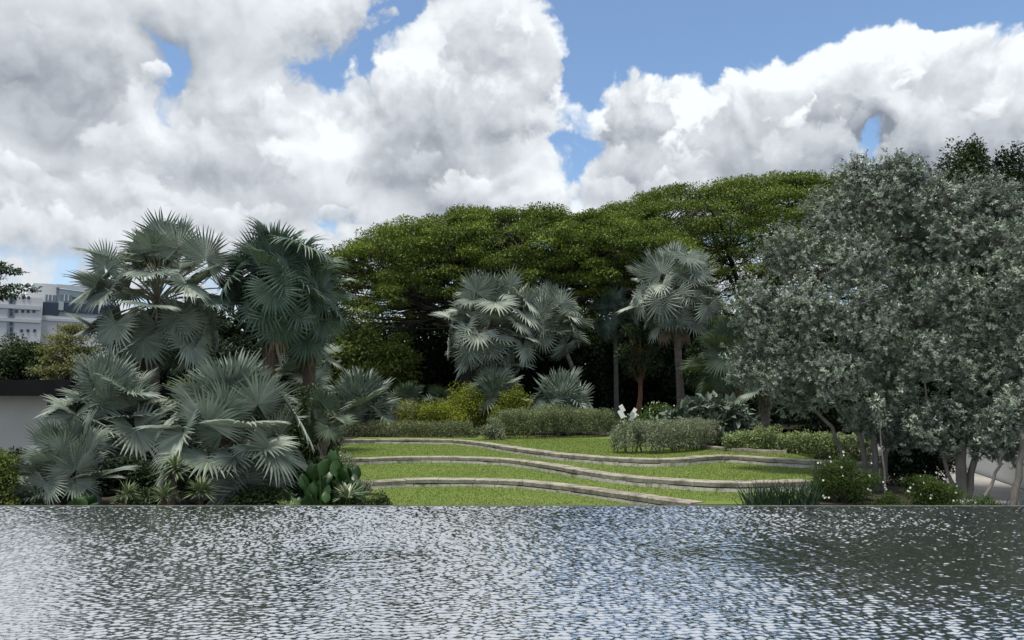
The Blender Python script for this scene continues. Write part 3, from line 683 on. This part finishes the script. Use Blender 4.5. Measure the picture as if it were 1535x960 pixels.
mound('dark green flowering shrub behind the white sculpture', 985, 31, 1.75, 1.62, 'fern_leaf', 40, 240, .11, .055, seed=6, flowers=70)
mound('feathery green shrub with white flowers right of the sword grass', 1262, 14.9, .80, 1.02, 'fern_leaf', 44, 330, .055, .014, seed=7, flowers=26, wy=.5)
mound('feathery green shrub with white flowers at the foot of the silver trees', 1388, 14.6, .72, .86, 'fern_leaf', 40, 320, .055, .014, seed=8, flowers=30, wy=.45)
mound('low feathery green bush between the two white flowered shrubs', 1325, 14.2, .45, .42, 'fern_leaf', 20, 260, .05, .014, seed=9, wy=.35)
mound('thin green bush at the right end of the pool edge', 1462, 14.0, .5, .48, 'fern_leaf', 18, 130, .05, .02, seed=10, wy=.3)
mound('dark small leaved bush at the lawn corner by the pool', 560, 13.9, .38, .52, 'dark_leaf', 24, 220, .05, .03, seed=11)
mound('pale variegated bush at the pool edge under the rounded palm', 432, 13.6, .34, .30, 'varieg_leaf', 16, 150, .06, .03, seed=12)
mound('grey green twiggy bush hiding the left end of the lowest kerb', 538, 17.6, .5, .42, 'grey_leaf', 16, 160, .05, .025, seed=44)
mound('grey twiggy bush where the kerbs meet the left planting', 512, 20.5, .62, .70, 'grey_leaf', 18, 160, .05, .025, seed=13)
mound('low dark undergrowth bush at the pool edge left of the rounded palm', 215, 14.6, .6, .55, 'dark_leaf', 20, 180, .07, .035, seed=14)
mound('low dark undergrowth bush at the pool edge under the rounded palm', 395, 15.0, .75, .5, 'dark_leaf', 20, 180, .07, .035, seed=15)
mound('dark shrub in front of the shaded pavilion wall at far left', 30, 17.5, .85, 1.15, 'deep_leaf', 30, 240, .08, .04, seed=41)
mound('low dark bush at the pool edge near the left building', 60, 14.9, .5, .5, 'dark_leaf', 18, 180, .07, .035, seed=16)
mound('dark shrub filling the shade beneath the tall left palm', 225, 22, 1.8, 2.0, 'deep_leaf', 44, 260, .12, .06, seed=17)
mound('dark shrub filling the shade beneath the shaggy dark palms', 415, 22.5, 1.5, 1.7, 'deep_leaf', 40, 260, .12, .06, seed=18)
mound('sunlit green bush seen through the tall left palm fronds', 262, 31, 1.2, 3.3, 'bush_leaf', 30, 220, .12, .06, seed=19)

mound('dark shrub between the small silver palm and the rounded palm', 195, 17.5, 1.0, 1.0, 'deep_leaf', 34, 240, .09, .045, seed=20)
mound('dark shrub directly behind the rounded poolside palm', 330, 18.2, 1.3, 1.1, 'deep_leaf', 36, 240, .09, .045, seed=21)
mound('tall dark shrub hiding the shaggy trunks of the dark palms', 462, 22, 1.1, 2.6, 'dark_leaf', 40, 260, .1, .05, seed=24)
mound('dark shrub right of the rounded palm, behind the paddle plant', 455, 17.4, .8, .9, 'dark_leaf', 30, 240, .08, .04, seed=22)
mound('dark shrub under the silver trees, hiding the far end of the white wall', 1372, 20, 1.0, 1.9, 'deep_leaf', 40, 260, .1, .05, seed=23)
def hedge(label, pts, d_w, h, mat, seed, k=150, L=.05, W=.025, step=.22, bare=.3, z0=None, top_tint=0):
    """trimmed hedge along plan points"""
    rng = np.random.default_rng(seed); p = np.array(pts, float); s = np.concatenate([[0], np.cumsum(np.linalg.norm(np.diff(p, axis=0), axis=1))])
    q = np.arange(0, s[-1], step); P = np.stack([np.interp(q, s, p[:, 0]), np.interp(q, s, p[:, 1])], 1); t = nrm(np.gradient(P, axis=0)); n = np.stack([-t[:, 1], t[:, 0]], 1)
    c0 = P.mean(0); bz = gz(c0[0], c0[1]); root = thing('hedge', (c0[0], c0[1], bz), label, 'hedge'); mb = MB(); ms = MB()
    cs = []
    for i in range(len(P)):
        e = min(i, len(P) - 1 - i) * step; hh = h * min(1, .72 + e * .35) * rng.uniform(.95, 1.04)
        for o_ in np.arange(-d_w, d_w + .01, step * 1.1):
            for zz in np.arange(bare * hh, hh, step * .9):
                shell = abs(o_) > d_w - step * 1.3 or zz > hh - step * 1.6
                if shell: cs.append([*(P[i] + n[i] * o_ * min(1, .6 + e * .5)), bz + zz + rng.normal(0, .03)])
        for _ in range(2):
            a = P[i] + n[i] * rng.uniform(-d_w, d_w) * .8
            tube(ms, curve([*a, bz - .03], [a[0] + rng.normal(0, .12), a[1] + rng.normal(0, .12), bz + hh * .8], 5, 0, rng, .03), np.linspace(.016, .007, 5), 4)
    cs = np.array(cs) + rng.normal(0, .04, (len(cs), 3)); clumps(mb, rng, cs, step * .72, k, L, W, up=.5, upper=.4, ctint=.45)
    off = np.array([c0[0], c0[1], bz]); 
    for b_, nm, mt in ((mb, 'foliage', mat), (ms, 'stems', 'twig')):
        under(b_.build(nm, mt), root)
def pl(px, py, z=.25): return onz(px, py, z)[:2]
hedge('grey clipped hedge with rounded left end, in front of the silvery large leaved shrub', [pl(925, 678), pl(960, 680), pl(1010, 677), pl(1068, 669)], .50, .98, 'grey_leaf', 1, 60, .055, .026, .2)
hedge('long low hedge at the back of the lawn, left of the sculpture', [pl(742, 657), pl(790, 656.5), pl(850, 655.5), pl(905, 653)], 1.0, 1.3, 'hedge_leaf', 2, 60, .075, .035, .26)
hedge('bright variegated green hedge in the right stone planter', [pl(1092, 676), pl(1150, 677), pl(1220, 680), pl(1310, 684)], .42, .62, 'varieg_leaf', 3, 60, .075, .038, .2, bare=.15)
hedge('low olive hedge at the back left of the lawn below the yellow shrubs', [pl(515, 655), pl(580, 655), pl(650, 655.5), pl(715, 656)], .55, .72, 'hedge_leaf', 4, 60, .075, .035, .26, bare=.1)

# ------------------------------------------------------------------ trees
def rain_tree(label, cx, d, R, ztop, zrim, tx, mat, seed, npad=420, k=230, L=.42, W=.22, tr=.75, ry=1.0, trunk_h=5):
    rng = np.random.default_rng(seed); c = at(cx, 480, d); base = np.array([at(tx, 480, d)[0], d, 0]); base[2] = gz(base[0], d)
    root = thing('rain_tree', base, label, 'tree', 'rain trees with umbrella crowns')
    C0 = np.array([c[0] - base[0], 0, 0]); zt, zr = ztop - base[2], zrim - base[2]
    r = np.sqrt(rng.random(npad)) * .985; th = rng.uniform(0, 2 * math.pi, npad)
    f = rng.random(npad)
    x = C0[0] + R * r * np.cos(th); y = R * ry * r * np.sin(th); z = zt - (zt - zr) * .5 * r ** 4 - np.where(f < .5, rng.uniform(.03, .5, npad) * (zt - zr), 0) + rng.normal(0, .25, npad)
    nz = np.sin(x * .42 + seed) * np.cos(y * .37 + z * .5 + seed * 2) + .35 * np.sin(x * 1.1 + z)
    keep = (nz > -.62) | (r > .9); pc = np.stack([x, y, z], 1)[keep]; m = len(pc)
    pr = np.stack([rng.uniform(.65, 1.3, m)] * 2 + [rng.uniform(.22, .42, m)], 1) * (R / 15)
    mb = MB(); clumps(mb, rng, pc, pr, k, L, W, up=.7, upper=.6, ctint=.55, fill=.35)
    mb.build('crown', mat, root)
    ms = MB(); th0 = trunk_h; fork = np.array([C0[0] * .25, 0, th0])
    tube(ms, curve([0, 0, -.1], fork, 7, 0, rng, .1), np.linspace(tr * 1.4, tr, 7), 12)
    limbs = []
    for j in range(13):
        a = j * 2 * math.pi / 13 + rng.uniform(-.2, .2); rr = R * rng.uniform(.55, .8); e = np.array([C0[0] + rr * math.cos(a), rr * ry * math.sin(a), zt - (zt - zr) * .5 * (rr / R) ** 4 - 1.4])
        t = np.linspace(0, 1, 12)[:, None]; mid = fork + (e - fork) * [.42, .42, .62]; p = (1 - t) ** 2 * fork + 2 * t * (1 - t) * mid + t ** 2 * e; p[1:-1] += rng.normal(0, .22, (10, 3))
        tube(ms, p, np.linspace(tr * .55, .10, 12), 7); limbs.append(p[3:])
    LP = np.concatenate(limbs)
    for p in pc:
        dd = np.linalg.norm((LP - p) * [1, 1, 1.6], axis=1) + (LP[:, 2] > p[2]) * 3; q = LP[np.argmin(dd)]
        tube(ms, curve(q, p - [0, 0, .1], 5, -.25, rng, .12), np.linspace(.07, .02, 5), 4)
    ms.build('trunk', 'dark_bark', root, True)
rain_tree('wide olive green umbrella crowned tree behind the central round palm', 775, 62, 16.6, 16.0, 7.0, 690, 'rain_leaf', 2, 1500, 290, .17, .10)
rain_tree('taller umbrella crowned tree rising behind, to the right', 1122, 76, 21.5, 22.2, 9.5, 1150, 'rain_leaf_far', 5, 1300, 260, .20, .12)

def broad_tree(label, cx, d, top, bot, wpx, mat, seed, bx=None, n=60, k=300, L=.2, W=.1, bark='dark_bark', name='tree', tr=.2, group=None, layers=False, wy=1.0):
    rng = np.random.default_rng(seed); ct = at(cx, (top + bot) / 2, d); b = at(bx if bx is not None else cx, 600, d); base = np.array([b[0], d, gz(b[0], d)])
    H = (bot - top) / F * d / 2; Wd = wpx / F * d / 2; root = thing(name, base, label, 'tree', group)
    q = rng.uniform(-1, 1, (n * 5, 3)); q = q[(q ** 2).sum(1) < 1]; rr = np.linalg.norm(q, axis=1); q = q[rr > .35][:n]
    if layers: q[:, 2] = np.round(q[:, 2] * 3.2) / 3.2; q[:, :2] *= (1.1 - .55 * (q[:, 2:] + 1) / 2)
    c = (ct - base) + q * [Wd * .85, Wd * .85 * wy, H * .85]; c[:, 2] = np.maximum(c[:, 2], .4)
    r = np.array([Wd, Wd * wy, H * (.35 if layers else .8)]) * .30 * rng.uniform(.7, 1.3, (len(c), 1))
    mb = MB(); clumps(mb, rng, c, r, k, L, W, up=.5, upper=.4, ctint=.5); mb.build('crown', mat, root)
    ms = MB(); topp = ct - base + [0, 0, H * .3]; p = curve([0, 0, -.1], topp, 9, 0, rng, .06); tube(ms, p, np.linspace(tr * 1.3, tr * .25, 9), 9)
    for e in c[::2]:
        s_ = p[min(8, max(2, int(8 * max(0, min(1, (e[2] / topp[2]) * .75)))))]; tube(ms, curve(s_, e, 5, 0, rng, .05), np.linspace(tr * .3, tr * .06, 5), 5)
    ms.build('trunk', bark, root, True)
    return root
G_BACK = 'dark trees filling the shade behind the palms'
broad_tree('lit green bushy tree under the left end of the wide umbrella crown', 545, 56, 475, 625, 165, 'bush_leaf', 1, n=70, k=260, L=.28, W=.14)
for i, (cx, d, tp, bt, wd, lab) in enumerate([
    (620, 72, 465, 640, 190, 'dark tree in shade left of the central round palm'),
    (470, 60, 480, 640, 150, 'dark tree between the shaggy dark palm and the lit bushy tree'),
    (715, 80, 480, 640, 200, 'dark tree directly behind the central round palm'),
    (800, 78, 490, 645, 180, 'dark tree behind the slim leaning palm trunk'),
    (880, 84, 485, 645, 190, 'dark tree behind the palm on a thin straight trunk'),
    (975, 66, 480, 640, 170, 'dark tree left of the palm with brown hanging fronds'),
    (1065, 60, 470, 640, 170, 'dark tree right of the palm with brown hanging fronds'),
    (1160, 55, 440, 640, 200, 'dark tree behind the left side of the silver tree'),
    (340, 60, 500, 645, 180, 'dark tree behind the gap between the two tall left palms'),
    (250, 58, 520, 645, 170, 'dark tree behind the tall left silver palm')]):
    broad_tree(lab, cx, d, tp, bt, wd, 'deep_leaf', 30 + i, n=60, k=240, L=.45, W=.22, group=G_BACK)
broad_tree('loose dark tree with a red brown trunk under the rain tree', 960, 44, 475, 570, 75, 'dark_leaf', 50, bx=958, n=40, k=90, L=.2, W=.06, bark='red_bark', tr=.16)
broad_tree('small shade tree with thin pale trunk behind the silvery large leaved shrub', 1060, 40, 500, 600, 70, 'dark_leaf', 51, n=34, k=120, L=.2, W=.08, bark='pale_bark', tr=.09)
broad_tree('dark leafy tree at far left beneath the office block', 25, 45, 503, 640, 130, 'dark_leaf', 52, n=60, k=280, L=.22, W=.11)
broad_tree('yellowish tree with layered flat branches beside the left building roof', 100, 42, 482, 600, 110, 'layer_leaf', 53, n=64, k=200, L=.16, W=.07, layers=True, tr=.12, bark='bark')
broad_tree('green tree at far left, its leafy branch reaching over the office block', -30, 33, 384, 446, 172, 'dark_leaf', 54, n=30, k=200, L=.17, W=.085, tr=.22, layers=True)
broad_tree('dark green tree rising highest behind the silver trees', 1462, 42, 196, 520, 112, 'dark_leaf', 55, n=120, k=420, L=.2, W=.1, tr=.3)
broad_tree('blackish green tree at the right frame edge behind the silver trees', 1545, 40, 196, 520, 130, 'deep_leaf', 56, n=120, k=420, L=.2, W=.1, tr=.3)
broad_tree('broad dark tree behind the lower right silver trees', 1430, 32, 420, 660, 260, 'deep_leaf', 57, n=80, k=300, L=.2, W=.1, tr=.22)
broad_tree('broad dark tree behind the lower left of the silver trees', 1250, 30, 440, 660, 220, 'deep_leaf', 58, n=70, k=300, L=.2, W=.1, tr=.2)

def far_wood():
    rng = np.random.default_rng(91); n = 420; x = rng.uniform(-50, 95, n); y = rng.uniform(96, 108, n); z = rng.uniform(0, 12.5, n) + 1.2
    mb = MB(); clumps(mb, rng, np.stack([x, y, z], 1), [3.2, 2.5, 2.2], 150, 1.1, .6, up=.5, upper=.3); tag(mb.build('far_wood', 'deep_leaf'), 'dark far off belt of trees closing the view under the tree crowns', 'woodland', kind='stuff')
far_wood()
def silver_tree(label, bpx, d, lobes, trunks, seed, dens=1.0):
    rng = np.random.default_rng(seed); b = at(bpx, 720, d); base = np.array([b[0], d, gz(b[0], d)])
    root = thing('silver_tree', base, label, 'tree', 'silver leaved trees on the right')
    mb = MB(); ms = MB(); tips = []
    for (lx, ly, rx, ry, dd) in lobes:                      # lobes in photo pixels at their own depth
        c = at(lx, ly, d + dd) - base; R3 = np.array([rx, (rx + ry) * .42, ry]) / F * d * .84
        n = int(dens * 16 * (rx * ry) ** .5 / 9.2); q = rdir(rng, n) * rng.uniform(.45, 1.0, (n, 1)); tips.append((c, c + q * R3))
    for c, T in tips:
        n = len(T); k = 26; ci = np.repeat(np.arange(n), k)
        # each tip: a spray of twig ends, each ending in a small rosette
        kk = 6; sp = np.repeat(np.arange(n), kk); S = T[sp] + rng.normal(0, .13, (n * kk, 3)); ax = nrm(S - c + rdir(rng, n * kk) * .25 + [0, 0, .45])
        kl = 13; li = np.repeat(np.arange(len(S)), kl); out = nrm(np.cross(ax[li], rdir(rng, len(li)))); D = nrm(out * rng.uniform(.5, 1.2, (len(li), 1)) + ax[li] * rng.uniform(.1, 1.0, (len(li), 1)))
        P = S[li] - ax[li] * rng.uniform(0, .13, (len(li), 1)); tint = np.clip(rng.random(n)[sp][li] * .35 + rng.random(len(S))[li] ** 2 * .45 + rng.random(len(li)) * .2, 0, 1)
        leaves(mb, P, D, ax[li] + rdir(rng, len(li)) * .3, rng.uniform(.05, .10, len(li)), rng.uniform(.022, .038, len(li)), tint=tint)
    mb.build('crown', 'silver_leaf', root)
    ends = []
    for (pts, r0) in trunks:
        p = np.array([at(x, y, d + dd) for x, y, dd in pts]) - base; p[0, 2] = -.05
        s = np.linspace(0, len(p) - 1, 14); pp = np.stack([np.interp(s, range(len(p)), p[:, i]) for i in range(3)], 1); pp[1:-1] += rng.normal(0, .018, (12, 3))
        tube(ms, pp, np.linspace(r0, r0 * .3, 14), 9); ends.append(pp[5:])
    EP = np.concatenate(ends)
    for c, T in tips:
        q = EP[np.argmin(np.linalg.norm(EP - c, axis=1) + (EP[:, 2] > c[2]) * 1.0)]; pb = curve(q, c, 7, .1, rng, .05); tube(ms, pb, np.linspace(.035, .016, 7), 6)
        for e in T[::2]: tube(ms, curve(pb[rng.integers(3, 7)], e, 4, 0, rng, .03), np.linspace(.014, .005, 4), 4)
    ms.build('trunk', 'pale_bark', root, True)
silver_tree('broad silver leaved tree over the variegated hedge, nearest the lawn', 1300, 18.5,
    [(1325, 290, 75, 62, 0), (1252, 318, 62, 60, .4), (1186, 374, 62, 58, .2), (1290, 385, 75, 65, -.5), (1360, 350, 70, 70, .3), (1130, 460, 52, 62, .3), (1210, 460, 75, 70, -.6), (1300, 480, 80, 75, -.9), (1370, 440, 60, 75, -.2),
     (1120, 545, 38, 45, .5), (1175, 545, 55, 55, -.4), (1250, 560, 70, 60, -.9), (1340, 560, 65, 60, -.6), (1190, 590, 42, 34, .2), (1300, 630, 50, 35, .2), (1295, 258, 45, 30, .3), (1350, 255, 48, 30, 0), (1392, 290, 50, 52, .2), (1398, 370, 40, 60, .2), (1395, 470, 45, 60, .2), (1160, 500, 50, 40, 0), (1345, 650, 50, 36, 0)],
    [([(1305, 712, 0), (1290, 650, .1), (1240, 580, .2), (1190, 480, .2)], .075), ([(1312, 712, 0), (1310, 620, 0), (1300, 500, 0), (1320, 340, 0)], .085), ([(1268, 690, .2), (1255, 650, .2), (1200, 590, .3), (1140, 520, .3)], .06), ([(1318, 712, .1), (1340, 620, .2), (1360, 480, .2), (1370, 380, .2)], .06)], 1)
silver_tree('silver leaved tree with a thick short forked trunk in front of the white wall', 1440, 17,
    [(1440, 655, 55, 34, 0), (1502, 664, 38, 26, 0), (1395, 640, 42, 40, 0), (1465, 300, 66, 55, .6), (1520, 320, 58, 58, .5), (1415, 300, 50, 50, .5), (1440, 350, 70, 60, .2), (1510, 380, 70, 62, -.2), (1430, 440, 65, 62, -.3), (1500, 470, 70, 62, -.6), (1410, 530, 58, 52, -.2), (1470, 555, 62, 50, -.5), (1530, 560, 50, 60, -.2), (1440, 615, 60, 38, -.2)],
    [([(1440, 735, 0), (1440, 690, 0), (1442, 620, 0), (1420, 480, .1), (1440, 350, .2)], .13), ([(1436, 735, 0), (1415, 690, .1), (1395, 630, .2), (1380, 520, .2)], .05), ([(1445, 700, 0), (1465, 660, 0), (1480, 560, 0), (1500, 420, .1)], .08)], 2, .9)
silver_tree('silver leaved tree with a leaning trunk at the right end of the pool', 1516, 15.2,
    [(1545, 420, 50, 70, .4), (1550, 520, 50, 60, .3), (1530, 610, 48, 48, .1), (1570, 360, 55, 60, .5), (1500, 640, 36, 30, .2)],
    [([(1516, 757, 0), (1530, 690, 0), (1534, 600, 0), (1545, 450, .2)], .075), ([(1466, 752, .2), (1490, 718, .2), (1510, 670, .2), (1530, 610, .2)], .04)], 3, .8)
# thin staked sapling
b = at(1327, 740, 15.6); bz = gz(b[0], 15.6); s_ = thing('sapling', (b[0], 15.6, bz), 'thin bare pale sapling stem between the white flowered shrubs', 'tree')
mb = MB(); tube(mb, [[0, 0, -.05], [.01, 0, .5], [-.03, 0, 1.1], [-.02, .02, 1.9]], [.022, .02, .016, .008], 7); mb.build('stem', 'pale_bark', s_, True)
mb = MB(); rng = np.random.default_rng(77); clumps(mb, rng, [[-.02, .02, 1.8], [.05, 0, 1.6], [-.08, 0, 1.95]], .16, 90, .07, .03); mb.build('foliage', 'silver_leaf', s_)

# ------------------------------------------------------------------ sculpture
def sculpture():
    b = at(940, 640, 29); bz = gz(b[0], 29); root = thing('garden_sculpture', (b[0], 29, bz), 'white and grey slanted panel sculpture between the two hedges', 'sculpture')
    def panel(px, py, w_, h_, mat, nm, ang, yaw):
        p = at(px, py, 29) - np.array([b[0], 29, bz]); mb = MB(); R = Matrix.Rotation(yaw, 3, 'Z') @ Matrix.Rotation(ang, 3, 'Y')
        box(mb, (-w_ / 2, -.015, -h_ / 2), (w_ / 2, .015, h_ / 2), 0, R, p); mb.build(nm, mat, root); return p
    ps = [panel(932.5, 612.5, .17, .27, 'white_paint', 'white_panel', -.5, .15), panel(931.5, 621, .19, .32, 'white_paint', 'white_panel', -.5, .1),
          panel(951, 616, .14, .20, 'white_paint', 'white_panel', .55, -.4), panel(947, 621, .13, .2, 'grey_paint', 'grey_panel', .6, -.4), panel(951, 623, .15, .22, 'white_paint', 'white_panel', .6, -.3), panel(946.5, 628, .16, .22, 'grey_paint', 'grey_panel', .6, -.35)]
    for nm, px in (('post', 936), ('post', 943)):
        mb = MB(); x_ = at(px, 630, 29)[0] - b[0]; tgt = ps[1] if px == 936 else ps[5]
        tube(mb, [[x_, .03, -.05], [(x_ + tgt[0]) / 2, .03, tgt[2] * .5], [tgt[0], .025, tgt[2]]], .018, 7); mb.build(nm, 'black_metal', root)
sculpture()

# ------------------------------------------------------------------ buildings and walls
def left_building():
    d = 21.0; z_r = at(0, 570, d)[2]; x1 = at(108, 570, d)[0]; zb = gz(-16, d); root = thing('pavilion', (-16, d, zb), 'low white walled pavilion with a flat black roof at far left', 'building')
    xw = at(53, 620, d)[0]; zt = at(0, 590, d)[2] - zb
    def part(nm, mt, lo, hi):
        mb = MB(); box(mb, np.array(lo) - [-16, d, 0], np.array(hi) - [-16, d, 0]); return mb.build(nm, mt, root)
    part('wall', 'shaded_render', (-26, d + .5, -.2), (xw, d + .7, zt))
    part('side_wall', 'roof_dark', (xw + .003, d + .6, -.2), (xw + .14, d + 5, zt))
    part('recess_wall', 'render_wall', (xw + .15, d + 2.2, -.2), (x1 - .25, d + 2.4, zt))
    part('roof', 'roof_dark', (-26.6, d - .1, zt + .004), (x1, d + 6, zt + .14))
    part('fascia', 'black_metal', (-26.7, d - .2, zt - .07), (x1 + .08, d - .103, z_r - zb))
    part('roof_edge', 'black_metal', (x1 + .003, d - .1, zt - .05), (x1 + .08, d + 6, z_r - zb))
    part('post', 'black_metal', (x1 - .3, d + .1, -.2), (x1 - .2, d + .2, zt))
left_building()
def right_wall():
    a = np.array([*onz(1380, 680, -.4)[:2]]); c_ = np.array([*onz(1545, 736, -.4)[:2]]); a = c_ + (a - c_) * 1.0; far = c_ + (a - c_) * 1.6; near = c_ - (a - c_) * .35
    t = nrm(near - far); n = np.array([-t[1], t[0]]); n = n if n[0] > 0 else -n
    m_ = (far + near) / 2; root = thing('garden_wall', (m_[0], m_[1], -.42), 'plain white rendered wall behind the right hand trunks', 'wall')
    mb = MB()
    def strip(o0, o1, z0, z1):
        P = [far + n * o0, far + n * o1, near + n * o1, near + n * o0]; v = [[*(p - m_), z] for z in (z0 + .02, z1 + .02) for p in P]
        mb.add(v, [[0, 1, 2, 3], [4, 7, 6, 5], [0, 4, 5, 1], [1, 5, 6, 2], [2, 6, 7, 3], [3, 7, 4, 0]])
    strip(.0, .25, -.02, 2.1); mb.build('wall', 'render_wall', root)
    mb = MB(); strip(-.10, -.004, -.5, -.03); mb.build('plinth', 'stone', root)
    mb = MB(); P = [far + n * -2.6, far + n * -.11, near + n * -.11, near + n * -2.6]
    mb.add([[*p, z] for z in (-.5, -.395) for p in P], [[0, 1, 2, 3], [4, 7, 6, 5], [0, 4, 5, 1], [1, 5, 6, 2], [2, 6, 7, 3], [3, 7, 4, 0]]); struct(mb.build('path', 'paving'))
right_wall()

def office():
    r0 = ray(60, 470); a = math.atan2(r0[0], r0[1]); n = np.array([math.sin(a), math.cos(a)]); u = np.array([math.cos(a), -math.sin(a)])
    def block(name, px, D, label):
        t = D / (ray(px, 480)[:2] @ n); g = ray(px, 480)[:2] * t; zb = gz(g[0], g[1]); r = thing(name, (g[0], g[1], zb), label, 'building'); r.rotation_euler = (0, 0, -a); u0 = g @ u
        def P(x, y): q = ray(x, y); t_ = D / (q[:2] @ n); return (q[:2] * t_) @ u - u0, E + q[2] * t_ - zb
        def bar(nm, mt, x0, y0, x1, y1, dep0, dep1, slope=0):
            (l, t_), (rr, b_) = P(x0, y0), P(x1, y1 if y1 is not None else 500); b_ = b_ if y1 is not None else -1.0
            mb = MB(); t2 = t_ if not slope else P(x1, slope)[1]
            mb.add([[l, dep0, b_], [rr, dep0, b_], [rr, dep1, b_], [l, dep1, b_], [l, dep0, t_], [rr, dep0, t2], [rr, dep1, t2], [l, dep1, t_]], [[0, 3, 2, 1], [4, 5, 6, 7], [0, 1, 5, 4], [1, 2, 6, 5], [2, 3, 7, 6], [3, 0, 4, 7]])
            return mb.build(nm, mt, r)
        return bar
    W = block('office_block', 20, 190, 'white office block with small square windows at far left')
    W('wall', 'far_wall', -90, 437, 61, None, 0, 12); W('stair_tower', 'far_wall', 40, 425.5, 64, None, 12.1, 20); W('roof_room', 'far_band', 50, 411, 71, 424, 14, 20)
    W('floor_band', 'far_band', -90, 456.5, 61, 459.5, -.3, -.01); W('floor_band', 'far_band', -90, 477, 61, 480, -.3, -.01)
    W('window_strip', 'far_glass', 14.5, 440, 19, 506, -.15, -.008)
    for y in (441, 449, 461, 468, 482, 491, 499): W('window', 'far_navy', 15, y, 18.6, y + 6, -.25, -.152)
    for x in (23, 32.3, 40.3, 49, -9, -18, -27): W('window', 'far_navy', x, 465, x + 3.8, 469, -.2, -.006)
    for x in (33, 41, -9, -18): W('window', 'far_navy', x, 444.5, x + 3.8, 448.5, -.2, -.006)
    for x in (30.5, 40, 50): W('window', 'far_navy', x, 494, x + 3.8, 498, -.2, -.006)
    G = block('glass_block', 110, 196, 'pale green glass fronted block right of the white office')
    G('wall', 'far_green', 84.5, 432, 170, None, 0, 14, 444); G('pale_wing', 'far_wall', 63.5, 425, 84.4, None, 0, 14)
    G('roof_edge', 'far_band', 84.5, 431.2, 170, 433, -.5, -.02, 443.2)
    G('window_band', 'far_glass', 68.5, 442, 84, 452, -.2, -.01); G('window_band', 'far_glass', 90, 442, 108, 452, -.2, -.01); G('window_band', 'far_navy', 109, 446, 170, 452, -.2, -.01)
    for x in (72, 78, 96, 102): G('mullion', 'far_wall', x, 442, x + .8, 452, -.35, -.202)
    G('cladding', 'far_navy', 62.5, 453, 88, 472.5, -.6, -.01); G('cladding', 'far_navy', 95, 454, 170, 472.5, -.6, -.01); G('bay', 'far_green', 88.2, 452.5, 94.8, 466, -.8, -.01)
    G('lower_wall', 'far_wall', 62, 473.5, 170, None, -.7, -.01); G('floor_band', 'far_band', 62, 481, 170, 483, -.9, -.702)
office()
